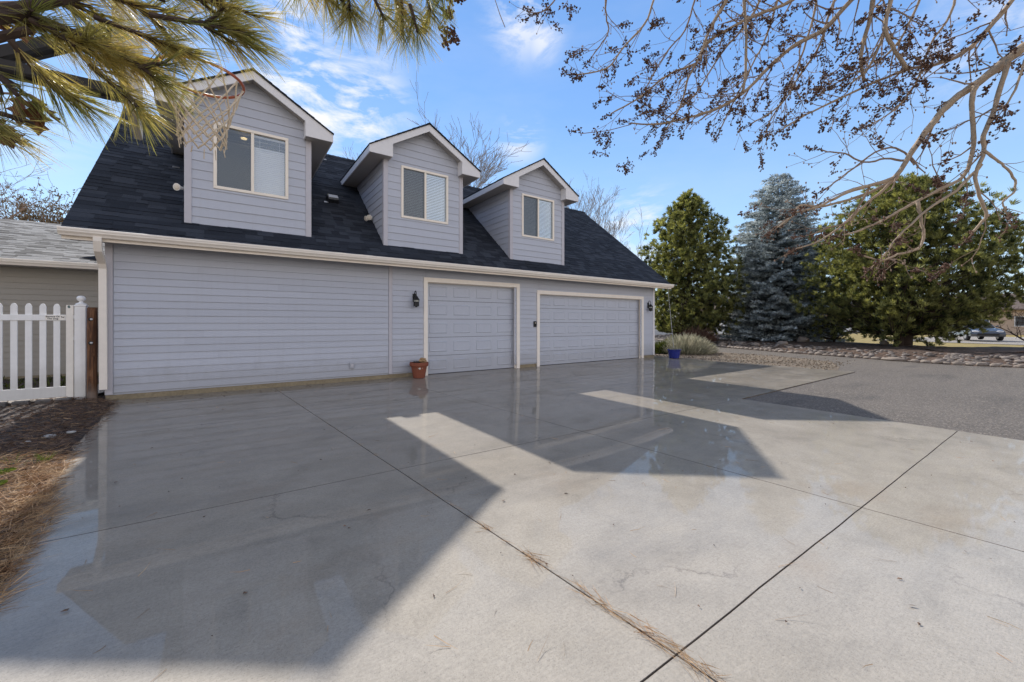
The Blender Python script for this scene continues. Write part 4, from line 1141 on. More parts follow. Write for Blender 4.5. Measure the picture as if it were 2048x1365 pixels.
for b, tpt, n in SH:
    p0, p1 = at(*b), at(*tpt); needle_shoot(mbn, mbw, p0, p1, int(n*1.0), .128, g, (.42,.95))
    for q in range(2):           # side shoots
        f = g.uniform(.25, .8); c0 = p0.lerp(p1, f); dd = ((p1-p0).normalized() + rv(g)*.75).normalized(); needle_shoot(mbn, mbw, c0, c0 + dd*g.uniform(.05,.11), int(n*.5), .12, g, (.5,1.1))
SH2 = [((640,-60,1.7),(700,25,1.7),70),((700,-40,1.7),(700,35,1.7),80),((760,-50,1.75),(800,15,1.75),80),((800,-30,1.75),(805,70,1.75),70),((850,-40,1.8),(860,30,1.8),70),((820,10,1.7),(835,65,1.7),50),
       ((590,-70,1.6),(600,-25,1.6),45),((900,-60,1.85),(880,0,1.85),50),((740,-20,1.65),(770,40,1.65),60),((640,-30,1.65),(650,-5,1.7),60)]
for b, tpt, n in SH2: needle_shoot(mbn, mbw, at(*b), at(*tpt), int(n*1.25), .160, g, (.6,1.35))
for k in range(40):                                     # stray dark needles at the left edge
    p = at(-30+g.uniform(0,20), g.uniform(225,265), 1.0); ribbon(mbn, p, at(80+g.uniform(-20,10), g.uniform(250,340), 1.05)-p, .13*g.uniform(.6,1.1), .002, .1, g)
for k in range(16):                                     # single needles hanging off the second spray
    p = at(g.uniform(560,620), -10, 1.6); ribbon(mbn, p, Vector((g.gauss(0,.3), g.gauss(0,.3), -1)), .13, .0018, 0, g)
mbn.v = [tuple(Vector(v)-PL) for v in mbn.v]; mbn.build('needle_foliage', M['needle'], pine)
T = lambda *a: cw(*a)
mbw.tube([T(-3.1,.35,2.1), T(-2.6,.6,2.35), T(-2.0,.9,2.3), at(-60,40,1.1), at(120,0,1.15), at(230,-30,1.22), at(330,0,1.3)], [.06,.05,.035,.022,.014,.011,.008], 8)
mbw.tube([at(-60,40,1.1), at(-20,80,1.07), at(60,60,1.1)], [.02,.013,.01], 6)
mbw.tube([at(-60,40,1.1), at(60,30,1.12), at(180,80,1.18), at(240,110,1.2)], [.02,.015,.011,.008], 6)
mbw.tube([T(-3.1,.35,3.0), T(-2.2,1.0,3.2), at(300,-330,1.5), at(480,-180,1.6), at(620,-70,1.68), at(720,-48,1.72), at(830,-50,1.77), at(900,-60,1.85)], [.07,.05,.035,.028,.02,.015,.011,.008], 8)
mbw.v = [tuple(Vector(v)-PL) for v in mbw.v]; mbw.build('branch', M['bark_dark'], pine)
mb = MB(); mb.tube([(0,0,-.1),(.02,.01,1.2),(0,.04,2.6),(.03,.0,4.2),(0,0,5.6)], [.17,.14,.125,.10,.05], 14); mb.build('trunk', M['bark_dark'], pine, smooth=True)

# dead oak leaves at the left edge
oak = thing('oak_tree', 'oak sprig holding curled dead brown leaves at the left edge among pine needles', 'oak tree', loc=cw(-4.6, .9, 0))
OL = oak.location.copy(); g = random.Random(12); mb = MB(); mbw = MB()
def oak_leaf(mb, p, d, L, g):
    d = Vector(d).normalized(); s = d.cross(rv(g)).normalized(); n = d.cross(s)
    out = [(0,.02),(.12,.10),(.2,.30),(.30,.14),(.40,.16),(.50,.38),(.58,.17),(.68,.15),(.76,.28),(.84,.12),(1,.0)]
    vs = [p]; 
    L_ = [p + d*L*a + s*L*b + n*L*(.25*b + .2*a*a) for a, b in out]; R_ = [p + d*L*a - s*L*b + n*L*(.25*b + .2*a*a) for a, b in out]; C_ = [p + d*L*a + n*L*.2*a*a for a, b in out]
    m = len(out); vs = L_ + C_ + R_
    mb.add(vs, [(i, i+1, m+i+1, m+i) for i in range(m-1)] + [(m+i, m+i+1, 2*m+i+1, 2*m+i) for i in range(m-1)])
tw = [[(-120,10,1.5),(-20,20,1.45),(60,40,1.4)],[(-120,160,1.45),(-20,185,1.4),(60,190,1.35),(85,205,1.35)],[(-120,160,1.45),(-30,215,1.4),(10,260,1.38)],[(-120,10,1.5),(30,5,1.4),(110,20,1.38)]]
for P_ in tw:
    pts = [at(*q) for q in P_]; mbw.tube(pts, [.008]+[.004]*(len(pts)-1), 5)
    for k in range(10):
        f = g.random(); i = min(len(pts)-2, int(f*(len(pts)-1))); p = pts[i].lerp(pts[i+1], g.random())
        oak_leaf(mb, p, Vector((g.gauss(0,.5), g.gauss(0,.5), -1)), g.uniform(.07,.12), g)
mbw.tube([cw(-4.6,.9,2.6), cw(-3.2,1.1,2.7), at(-120,10,1.5)], [.04,.025,.008], 6); mbw.tube([cw(-4.6,.9,2.2), cw(-3.2,1.1,2.3), at(-120,160,1.45)], [.04,.025,.008], 6)
for m_, nm, mt in ((mb,'dead_leaves',M['oak_leaf']),(mbw,'branch',M['bark_twig'])):
    m_.v = [tuple(Vector(v)-OL) for v in m_.v]; m_.build(nm, mt, oak)
mb = MB(); mb.tube([(0,0,-.1),(.03,0,1.5),(0,.05,3.4),(.1,0,5)], [.12,.10,.08,.05], 12); mb.build('trunk', M['bark_dark'], oak, smooth=True)

# ================================================================== FOREGROUND BARE TREE
ash = thing('ash_tree', 'bare tan branched tree with dark dried seed clusters reaching in from the upper right', 'bare tree', loc=cw(6.6, 2.2, 0))
AL_ = ash.location.copy(); g = random.Random(77)
mbl = MB(); mbt = MB(); mbs = MB()
def cluster(p, d, n, size):
    d = Vector(d).normalized(); pts = [p]; q = Vector(p)
    for k in range(5):
        q = q + (d + rv(g)*.45).normalized()*size*.24; pts.append(q.copy())
    mbt.tube(pts, [.0035]*3+[.0025]*3, 4)
    for k in range(n):
        a = pts[g.randrange(len(pts))]; b = a + rv(g)*size*g.uniform(.1,.36)
        mbt.add([a, a+Vector((.0016,.0016,0)), b, b+Vector((0,.0016,.001))], [(0,1,3,2)])
        mbs.octa(b, g.uniform(.006,.0125), g)
        if g.random() < .6: mbs.octa(b + rv(g)*.012, g.uniform(.005,.010), g)
def twig(p, d, L, r, depth, clus=.5):
    d = Vector(d).normalized(); n = max(3, int(L/.07)); pts = [Vector(p)]; q = Vector(p); dirs = []
    cur = d.copy(); bias = (rv(g)*.10 + Vector((0,0,.03)))
    for k in range(n):
        cur = (cur + rv(g)*.24 + bias).normalized(); q = q + cur*L/n; pts.append(q.copy()); dirs.append(cur.copy())
    rad = [r*(1-.6*k/n) for k in range(n+1)]
    (mbl if r > .012 else mbt).tube(pts, rad, 6 if r > .006 else 5)
    for k in range(1, n+1):
        if g.random() < .75: mbt.octa(pts[k], rad[k]*1.5, g)
    if depth > 0:
        m = max(1, int(L/.16))
        for c in range(m):
            k = g.randrange(1, n); s = rv(g); s = (s - dirs[k]*s.dot(dirs[k])).normalized()
            twig(pts[k], dirs[k]*.75 + s*.75, L*g.uniform(.3,.7), max(.0024, rad[k]*.62), depth-1, clus)
    e = pts[-1]
    if g.random() < clus: cluster(e, cur + Vector((0,0,-.5)), g.randint(14,30), g.uniform(.07,.14))
    else:
        mbt.blob(e, .006, .006, .010, 0, k, 6, 4)
LIMBS = [ # polylines (u,v), depth start->end, radius px start->end, side twig count
 ([(2300,0),(2150,40),(2048,95),(2005,127),(1951,170),(1912,197),(1878,231),(1844,275),(1812,322),(1788,356),(1735,372),(1683,391),(1637,414),(1592,425)], 3.0, 3.5, 20, 3, 16),
 ([(1951,170),(1945,200),(1944,236),(1946,292),(1928,351),(1880,379),(1838,400),(1785,430),(1735,455),(1690,470)], 3.1, 3.3, 9, 3, 12),
 ([(2018,121),(2008,150),(1990,214),(1967,273),(1968,303),(1951,346),(1956,382),(1971,424),(1966,443),(1944,465)], 3.05, 3.2, 9, 4, 8),
 ([(1770,-120),(1757,-50),(1747,0),(1737,49),(1722,112),(1728,165)], 3.6, 3.7, 10, 5, 8),
 ([(1800,-90),(1750,-40),(1703,0),(1649,58),(1586,93),(1537,136),(1488,185),(1440,215),(1401,229),(1362,240),(1313,249),(1258,247)], 3.6, 4.3, 10, 2.5, 22),
 ([(1490,-100),(1488,0),(1493,73),(1491,146),(1484,185)], 3.7, 3.9, 7, 4, 6),
 ([(1660,-60),(1586,0),(1518,29),(1464,54),(1412,88),(1391,127),(1342,147),(1308,171),(1279,196),(1222,228)], 3.9, 4.3, 7, 2.5, 18),
 ([(1480,-60),(1454,0),(1420,58),(1401,112),(1376,157),(1362,210),(1330,262)], 3.9, 4.2, 7, 2.5, 10),
 ([(1330,-70),(1308,0),(1289,49),(1246,97),(1220,132),(1192,144),(1150,150)], 4.0, 4.3, 4.5, 2.2, 8),
 ([(1215,-50),(1211,0),(1212,34),(1217,64),(1200,92),(1184,114)], 4.0, 4.2, 3.6, 2, 4),
 ([(2070,-60),(2025,0),(1976,58),(1927,107),(1869,130),(1815,140),(1757,162),(1683,196),(1612,230),(1560,262)], 3.3, 3.9, 9, 2.5, 18),
 ([(1800,-80),(1781,0),(1771,58),(1790,100),(1813,138)], 3.4, 3.5, 8, 6, 5),
 ([(1771,58),(1757,97),(1735,138),(1700,168)], 3.5, 3.7, 6, 3, 5),
 ([(1835,404),(1843,440),(1846,478),(1835,498),(1796,509),(1764,521),(1724,511)], 3.2, 3.2, 6, 2.5, 7),
 ([(1963,330),(1913,381),(1854,421),(1796,474),(1776,501),(1757,525)], 3.15, 3.2, 5.5, 2.5, 8),
 ([(1796,353),(1757,388),(1718,420),(1679,455),(1640,482),(1594,497)], 3.4, 3.5, 5.5, 2.4, 8),
 ([(1788,358),(1740,385),(1650,412),(1601,411),(1585,432),(1555,455)], 3.45, 3.6, 5.5, 2.6, 8),
 ([(1968,300),(1990,318),(2008,333),(2030,362),(2026,386),(2006,404),(2015,430)], 3.1, 3.1, 5, 2.5, 6),
 ([(2200,-20),(2120,20),(2060,100),(2030,180),(2010,215)], 2.9, 3.0, 5, 3, 5),
 ([(1830,330),(1800,300),(1760,300),(1715,330),(1690,350),(1655,375)], 3.4, 3.6, 4, 2, 8),
 ([(1810,322),(1770,318),(1730,325),(1690,308),(1660,305),(1640,300)], 3.4, 3.6, 4, 2, 8),
 ([(1740,372),(1700,440),(1660,455),(1620,470)], 3.4, 3.5, 4, 2, 6),
 ([(1420,-60),(1390,0),(1370,60),(1330,110),(1290,180)], 4.2, 4.4, 4, 2, 8),
 ([(1570,-50),(1550,20),(1530,80),(1505,130),(1470,200),(1440,260)], 4.0, 4.3, 4.5, 2, 10),
 ([(1640,-50),(1625,40),(1600,120),(1570,190),(1535,250)], 4.0, 4.3, 4.5, 2, 10),
 ([(1860,-60),(1835,10),(1800,80),(1750,130),(1700,150),(1640,190)], 3.6, 4.0, 5, 2.2, 12),
 ([(1700,-60),(1660,20),(1640,90),(1600,150),(1560,210),(1500,250)], 3.8, 4.2, 5, 2.2, 12),
 ([(1540,-50),(1500,40),(1440,110),(1390,190),(1330,240)], 4.1, 4.4, 4.5, 2, 10),
 ([(1920,-50),(1900,30),(1860,90),(1830,170),(1790,220),(1740,250)], 3.5, 3.8, 4.5, 2, 10),
 ([(1130,-40),(1110,0),(1090,20),(1065,30)], 4.0, 4.1, 3, 2, 2),
]
for P_, d0, d1, r0, r1, nt in LIMBS:
    n = len(P_); pts = []; rad = []
    for k, (u, v) in enumerate(P_):
        f = k/(n-1); d = lerp(d0, d1, f); pts.append(at(u, v, d)); rad.append(lerp(r0, r1, f**.8)*d/FPX*.54)
    # smooth
    fine = []; fr = []
    for i in range(n-1):
        p0, p1, p2, p3 = pts[max(i-1,0)], pts[i], pts[i+1], pts[min(i+2,n-1)]
        for k in range(4):
            t_ = k/4; fine.append(.5*((2*p1)+(p2-p0)*t_+(2*p0-5*p1+4*p2-p3)*t_*t_+(3*p1-p0-3*p2+p3)*t_**3) + rv(g)*.004); fr.append(lerp(rad[i], rad[i+1], t_)*g.uniform(.93,1.1))
    fine.append(pts[-1]); fr.append(rad[-1])
    (mbl if r0 > 4.2 else mbt).tube(fine, fr, 9 if r0 > 8 else 7)
    nt = int(nt*(1.7 if P_[-1][1] < 300 else .65))
    for c in range(nt):
        i = int(lerp(.12, .97, (c+g.random())/nt)*(len(fine)-1)); i = max(1, min(len(fine)-2, i))
        d = (fine[i+1]-fine[i-1]).normalized(); s = rv(g); s = (s - d*s.dot(d)).normalized()
        twig(fine[i], d*.8 + s*.7 + Vector((0,0,-.05)), g.uniform(.16,.42), max(.0030, fr[i]*.45 if fr[i] < .02 else .008), 2 if g.random() < .6 else 1, .30 if P_[-1][1] < 300 else .16)
    cluster(fine[-1], fine[-1]-fine[-3], 26, .11)
for (u, v, d) in ((1075,28,4.1),(1095,15,4.1),(1105,30,4.1),(1125,12,4.1),(1150,148,4.3),(1165,155,4.3),(1163,262,4.3),(1190,258,4.3),(1215,270,4.3),(1220,290,4.3),(1215,310,4.3),(900,20,2.2),(885,50,2.2),(860,30,2.2),(905,60,2.2),(895,0,2.2),(1235,335,4.3),(1250,345,4.3)):
    cluster(at(u, v, d), rv(g)+Vector((0,0,-.4)), 34, .14 if d > 3 else .085)
mbt.tube([at(940,-60,2.2), at(905,-20,2.2), at(898,20,2.2), at(880,50,2.2)], .004, 5); mbt.tube([at(1000,-40,4),at(990,0,4),at(1000,30,4),at(1010,55,4)], .004, 5); mbt.tube([at(1260,250,4.3),at(1215,262,4.3),at(1160,268,4.3)], .004, 5)
J = cw(6.2, 2.4, 3.6); J2 = cw(5.2, 2.9, 4.6)
for (a, b, r0) in ((J, at(2300,0,3.0), .05), (J, at(2200,-20,2.9), .03)): mbl.tube([a, a.lerp(b,.5)+Vector((0,0,.15)), b], [r0*1.3, r0, r0*.8], 8)
for (u, v, d) in ((1770,-120,3.6),(1800,-90,3.6),(1490,-100,3.7),(1660,-60,3.9),(1480,-60,3.9),(1330,-70,4.0),(1215,-50,4.0),(2070,-60,3.3),(1800,-80,3.4),(1420,-60,4.2),(1570,-50,4.0),(1640,-50,4.0),(1130,-40,4.0),(1860,-60,3.6),(1700,-60,3.8),(1540,-50,4.1),(1920,-50,3.5),(940,-60,2.2),(1000,-40,4)):
    b = at(u, v, d); mbl.tube([J2, J2.lerp(b,.5)+Vector((0,0,.5)), b], [.03, .022, .012], 6)
mbl.tube([J, J.lerp(J2,.5), J2], [.07,.06,.04], 8)
for m_, nm, mt in ((mbl,'limb',M['bark_tan']),(mbt,'twig',M['bark_twig']),(mbs,'seed_cluster',M['seed'])):
    m_.v = [tuple(Vector(v)-AL_) for v in m_.v]; m_.build(nm, mt, ash, smooth=(nm == 'limb'))
jj = J - AL_
mb = MB(); mb.tube([(0,0,-.1),(.02,.02,1.2),(jj.x*.5,jj.y*.5,2.6),(jj.x,jj.y,jj.z),(jj.x,jj.y+.1,jj.z+1.6)], [.16,.13,.11,.08,.04], 14); mb.build('trunk', M['bark_tan'], ash, smooth=True)

# ================================================================== CONIFERS
def blades(mb, c, d, n, L, w, spread, g):
    c = Vector(c); d = Vector(d).normalized()
    for k in range(n):
        e = (d + rv(g)*spread).normalized(); s = e.cross(rv(g)); 
        if s.length < .05: continue
        s = s.normalized()*w*.5; ln = L*g.uniform(.6,1.15); b = c + rv(g)*L*.18
        mb.add([b-s*.5, b+e*ln*.5+s, b+e*ln, b+e*ln*.5-s], [(0,1,2,3)])
def pine_shrub(name, lab, base, H, env, seed, nb, mat, trunks, lean=(0,0), z0=.1, cl=(.26,.055), nblade=15, per=8):
    """bushy pine: env(h) gives the radius at height fraction h"""
    g = random.Random(seed); t = thing(name, lab, 'pine tree' if 'spruce' not in name else 'spruce', loc=base)
    mf = MB(); mw = MB(); mt = MB()
    for (ox, oy, r0, hx, hy) in trunks:
        mt.tube([(ox,oy,-.2),(ox*1.0+hx*.1,oy+hy*.1,H*.12),(ox+hx*.4,oy+hy*.4,H*.4),(ox+hx*.7,oy+hy*.7,H*.7),(ox+hx,oy+hy,H*.93)], [r0,r0*.85,r0*.6,r0*.35,r0*.1], 10)
    for k in range(nb):
        h = z0 + (1-z0)*((k+g.random())/nb)**1.05; az = k*2.39996 + g.uniform(-.4,.4)
        Rr = env(h)*g.uniform(.62,1.12); 
        Rr *= 1 + .22*mnoise.noise(Vector((math.cos(az)*1.4, math.sin(az)*1.4, h*4+seed)))
        tr = trunks[k % len(trunks)]; f = max(0, h-.12)
        st = Vector((tr[0]+tr[3]*f, tr[1]+tr[4]*f, H*max(.06, h-.10-.05*(1-h))))
        end = Vector((lean[0]*h + math.cos(az)*Rr, lean[1]*h + math.sin(az)*Rr, H*h + .10*Rr))
        mid = st.lerp(end, .5) + Vector((0,0,-.12*Rr))
        mw.tube([st, mid, st.lerp(end, .85)], [.04*(1-h)+.012, .022*(1-h)+.006, .004], 5)
        n = max(3, int(per*(.5+Rr/3)))
        for c in range(n):
            f = 1 - .72*g.random()**1.5
            q = (st.lerp(mid, f*2) if f < .5 else mid.lerp(end, f*2-1)) + rv(g)*(.34*(1.1-f) + .12)*(.5+Rr*.35)
            out = Vector((math.cos(az)*.6, math.sin(az)*.6, .75)) + rv(g)*.4
            blades(mf, q, out, nblade, cl[0]*g.uniform(.8,1.25), cl[1], .75, g)
    for q in range(14):     # leaders at the top
        p = Vector((lean[0]+g.gauss(0,.14), lean[1]+g.gauss(0,.14), H*g.uniform(.90,1.02))); blades(mf, p, (0,0,1), nblade, cl[0], cl[1], .5, g)
    mt.build('trunk', M['bark_dark'], t, smooth=True); mw.build('branch', M['bark_dark'], t); mf.build('crown', mat, t)
    return t
def env_pts(P):
    def f(h):
        for (a, x), (b, y) in zip(P, P[1:]):
            if a <= h <= b: return lerp(x, y, (h-a)/(b-a))
        return P[-1][1]
    return f
b = at(1378, 660, 27); b.z = berm_z(b.x, b.y)
pine_shrub('pine_tree', 'tall upright dark green pine nearest the garage, left of the blue spruce', b, 10.0, env_pts([(0,2.1),(.1,2.9),(.3,3.3),(.5,3.15),(.7,2.5),(.85,1.6),(.95,.8),(1,.25)]), 5, 400, M['pine_leaf'], [(0,0,.26,.1,.1),(-.25,.1,.16,-.5,.2)], z0=.10, cl=(.25,.040), nblade=26, per=10)
b = at(1808, 678, 19.6); b.z = berm_z(b.x, b.y)
pine_shrub('pine_tree', 'broad bushy pine with thick forked trunk at the right, wider than tall', b, 8.0, env_pts([(0,2.3),(.10,3.3),(.25,4.1),(.45,4.3),(.65,3.7),(.8,2.7),(.92,1.45),(1,.45)]), 9, 500, M['pine_leaf_b'], [(0,0,.30,.3,.2),(-.42,.1,.19,-1.0,.3),(.2,-.1,.18,.9,-.3)], z0=.14, cl=(.22,.034), nblade=26, per=10)
# blue spruce
def spruce(lab, base, H, Rb, seed):
    g = random.Random(seed); t = thing('blue_spruce', lab, 'spruce', loc=base); mf = MB(); mw = MB()
    mt = MB(); mt.tube([(0,0,-.2),(0,0,H*.3),(.03,0,H*.7),(0,0,H)], [.30,.22,.1,.015], 10)
    nl = 40
    for k in range(nl):
        h = .07 + .92*(k/(nl-1)); R0 = Rb*((1-h)**.55)*(1.0 if h > .15 else .92) + .10
        nbr = max(5, int(14*(1-h)+5))
        for j in range(nbr):
            az = 2*math.pi*(j+g.random()*.8)/nbr + k*.7; Rr = R0*g.uniform(.72,1.12)
            st = Vector((0,0,H*h)); droop = -.22*Rr*(1-h) + .18*Rr*h
            dirv = Vector((math.cos(az), math.sin(az), 0))
            end = st + dirv*Rr + Vector((0,0,droop)); mid = st + dirv*Rr*.6 + Vector((0,0,droop*1.15-.05))
            mw.tube([st, mid, end], [.028*(1-h)+.01,.016*(1-h)+.007,.005], 4)
            side = Vector((-math.sin(az), math.cos(az), 0)); n = max(3, int(Rr*6))
            for c in range(n):
                f = lerp(.22, 1, (c+g.random())/n); q = st.lerp(mid, f/.6) if f < .6 else mid.lerp(end, (f-.6)/.4)
                for sg in (-1, 1):
                    L = (.16 + .42*(1-f)*Rr*.5)*g.uniform(.7,1.2); d = (dirv*.8 + side*sg*.8 + Vector((0,0,-.05))).normalized()
                    m = max(1, int(L/.14))
                    for e in range(m+1):
                        p = q + d*L*(e/(m+.001)) + Vector((0,0,-.05*e/m*L)); blades(mf, p, d + Vector((0,0,.25)), 6, .19, .05, .75, g)
                    
            blades(mf, end, dirv + Vector((0,0,.3)), 8, .17, .034, .6, g)
    mt.build('trunk', M['bark_dark'], t, smooth=True); mw.build('branch', M['bark_dark'], t); mf.build('crown', M['spruce_leaf'], t)
b = at(1556, 672, 26); b.z = berm_z(b.x, b.y)
spruce('blue grey spruce with tiered drooping boughs between the two pines', b, 10.6, 4.1, 4)
# low dark young spruce between
b = at(1668, 684, 22.5); b.z = berm_z(b.x, b.y)
pine_shrub('young_spruce', 'low dark green young spruce squeezed between the blue spruce and the broad pine', b, 2.6, env_pts([(0,.9),(.2,1.2),(.5,1.0),(.8,.5),(1,.1)]), 31, 60, M['pine_leaf_b'], [(0,0,.07,0,0)], z0=.12, cl=(.2,.04), nblade=12, per=6)

# ================================================================== BARE TREES
def bare_tree(lab, base, H, seed, mat, upright=.75, spread=.5, levels=4, r0=.16, twigr=.012, group=None, leaf=None, start=.15, nchild=(6,5,5,4)):
    g = random.Random(seed); t = thing('bare_tree', lab, 'bare tree', group, loc=base); mt = MB(); mb = MB(); ml = MB()
    def grow(p, d, L, r, lv):
        n = 5; pts = [p]; q = p.copy(); cur = d.copy()
        for k in range(n):
            cur = (cur + rv(g)*.13 + Vector((0,0,.07*upright))).normalized(); q = q + cur*L/n; pts.append(q.copy())
        rad = [max(twigr*.55, r*(1-.7*k/n)) for k in range(n+1)]
        (mt if lv == 0 else mb).tube(pts, rad, 8 if lv == 0 else (5 if lv < 2 else 3), lv < 2)
        if leaf and lv >= 2: 
            for k in range(5): blades(ml, pts[g.randrange(2,6)]+rv(g)*.1, rv(g), 3, .12, .07, 1, g)
        if lv >= levels: return
        for c in range(nchild[min(lv, len(nchild)-1)]):
            f = g.uniform(start if lv == 0 else .2, .98); i = min(n-1, int(f*n)); s = rv(g); s.z *= .4; s = (s - cur*s.dot(cur)).normalized()
            dd = (d*upright + s*spread + Vector((0,0,.15))).normalized()
            grow(pts[i].lerp(pts[i+1], f*n-i), dd, L*g.uniform(.42,.66)*(1-.35*f if lv == 0 else 1), rad[i]*.55, lv+1)
    grow(Vector((0,0,-.1)), Vector((0,0,1)), H*.72, r0, 0)
    mt.build('trunk', mat, t, smooth=True); mb.build('branch', mat, t)
    if leaf: ml.build('dead_leaves', leaf, t)
    return t
def base_at(u, d): p = at(u, V0, d); p.z = -.05; return p
bare_tree('tall bare upright tree behind the gap between the middle and right dormers', base_at(930, 27), 14.0, 3, M['bark_grey'], .85, .55, 4, .2, .019, nchild=(18,6,4,3), start=.45)
bare_tree('smaller bare tree top showing just left of the middle dormer peak', base_at(795, 30), 13.6, 8, M['bark_grey'], .9, .42, 4, .18, .016, nchild=(12,5,4,3), start=.35)
bare_tree('bare rounded tree beyond the roof right of the farthest dormer, left of two', base_at(1195, 44), 16.2, 13, M['bark_grey'], .85, .5, 4, .22, .022, nchild=(12,5,4,3), start=.3)
bare_tree('bare rounded tree beyond the right roof slope, right of two', base_at(1240, 40), 13.2, 17, M['bark_grey'], .85, .5, 4, .2, .02, nchild=(12,5,4,3), start=.3)
bare_tree('bare dark branched tree behind the low wing at the far left', base_at(20, 21), 10.6, 23, M['bark_twig'], .6, .75, 4, .2, .014, nchild=(10,5,4,3), start=.3)
bare_tree('brown leaved tree behind the wing roof close to the garage corner', base_at(112, 26), 10.0, 29, M['bark_twig'], .7, .6, 3, .2, .02, leaf=M['brown_leaf'], nchild=(12,6,5,3), start=.35)
# bare shrub at the right edge
b = at(2052, 692, 17.5); b.z = berm_z(b.x, b.y)
bs = bare_tree('bare dark multi stemmed shrub at the right end of the rock bed', b, 3.0, 41, M['bark_dark'], .5, .9, 3, .07, .012, nchild=(10,5,4), start=.05); bs.name = 'bare_shrub'; bs['category'] = 'shrub'

# shrubs by the garage corner
def mound(name, lab, base, rx, ry, h, n, L, w, mat, seed, up=.8):
    g = random.Random(seed); mb = MB()
    for k in range(n):
        a = g.uniform(0, 6.28); r0 = math.sqrt(g.random()); hh = h*(1-r0**2.2)*g.uniform(.25,1)
        p = Vector((rx*r0*math.cos(a), ry*r0*math.sin(a), hh*.75))
        d = Vector((math.cos(a)*r0*.9, math.sin(a)*r0*.9, up)) + rv(g)*.35
        ribbon(mb, p, d, L*g.uniform(.5,1.2), w, .05, g)
    o = mb.build(name, mat); o.location = base; return tag(o, lab, 'shrub')
p = at(1372, 700, 17.6); mound('sage_shrub', 'silvery grey spiky sage mound right of the blue pot', (p.x, p.y, -.02), 1.25, 1.0, .85, 5200, .34, .022, M['sage'], 2)
p = at(1322, 700, 17.4); mound('green_shrub', 'small yellow green shrub at the garage corner behind the blue pot', (p.x, p.y, -.02), .5, .5, .62, 1500, .16, .03, M['green_shrub'], 3)
p = at(1392, 676, 24); mound('dry_shrub', 'dark reddish dry shrub under the tall upright pine', (p.x, p.y, .2), 1.1, 1.0, .95, 1500, .4, .02, M['seed'], 6)
p = at(1500, 672, 32); mound('brown_shrub', 'rusty brown shrub beyond the blue spruce trunk, left of it', (p.x, p.y, .0), 1.3, 1.0, 1.0, 1500, .3, .06, M['brown_leaf'], 7)
p = at(1590, 672, 33); mound('brown_shrub', 'rusty brown shrub beyond the blue spruce trunk, right of it', (p.x, p.y, .0), .9, .8, .8, 1000, .3, .06, M['brown_leaf'], 8)

# ================================================================== FAR BUILDINGS, CAR
def far_house(name, lab, base, rot, w, d, h, rh, wallm, roofm, nwin, group=None):
    t = thing(name, lab, 'house', group, loc=base); t.rotation_euler = (0,0,rot)
    mb = MB(); mb.box(-w/2, w/2, 0, d, -.1, h); mb.prism_x([(0,h),(d,h),(d/2,h+rh)], -w/2+.01, w/2-.01); mb.build('wall', wallm, t)
    mb = MB(); mb.prism_x([(-.5,h-.25*.8),(d/2,h+rh+.02),(d+.5,h-.2),(d+.5,h-.02),(d/2,h+rh+.22),(-.5,h-.02)], -w/2-.5, w/2+.5); mb.build('roof', roofm, t)
    for k in range(nwin):
        x = -w/2 + w*(k+.5)/nwin; mb = MB(); mb.box(x-.5, x+.5, -.03, .02, .9, 2.1); wn = mb.build('window', M['far_white'], t); mb = MB(); mb.box(x-.42, x+.42, -.04, -.031, .98, 2.02); mb.build('pane', M['far_window'], wn)
    return t
p = at(1460, V0, 52); far_house('white_house', 'white house glimpsed between the tall pine and the blue spruce', (p.x, p.y, 0), -YAW, 9, 7, 3.1, 1.6, M['far_white'], M['far_roof'], 5)
p = at(1735, V0, 60); far_house('tan_building', 'tan building with white lower wall across the dry lawn', (p.x, p.y, 0), -YAW-.3, 16, 7, 3.0, 1.4, M['far_tan'], M['far_roof'], 0)
p = at(1725, V0, 55); t = thing('white_fence', 'low solid white fence in front of the tan building across the lawn', 'fence', loc=(p.x, p.y, 0)); t.rotation_euler = (0,0,-YAW-.3)
mb = MB(); mb.box(-7, 7, -.03, .03, 0, 1.15); mb.build('panel', M['far_white'], t); 
mb = MB()
for k in range(7): mb.box(-7+14/6*k-.08, -7+14/6*k+.08, -.09, -.031, 0, 1.25)
mb.build('post', M['far_white'], t)
p = at(2080, V0, 46); far_house('pale_house', 'pale house partly hidden behind the bare shrub at the far right', (p.x, p.y, 0), -YAW-.5, 12, 8, 3.0, 1.8, M['far_tan'], M['far_roof'], 4)
# pale wall glimpsed right of the garage corner
p = at(1318, V0, 40); t = thing('white_fence', 'short white fence glimpsed just right of the garage corner behind the shrubs', 'fence', loc=(p.x, p.y, 0)); t.rotation_euler = (0,0,-YAW)
mb = MB(); mb.box(-2.5, 2.5, -.03, .03, 0, 1.05); mb.build('panel', M['far_white'], t)
mb = MB()
for k in range(4): mb.box(-2.5+5/3*k-.08, -2.5+5/3*k+.08, -.09, -.031, 0, 1.15)
mb.build('post', M['far_white'], t)

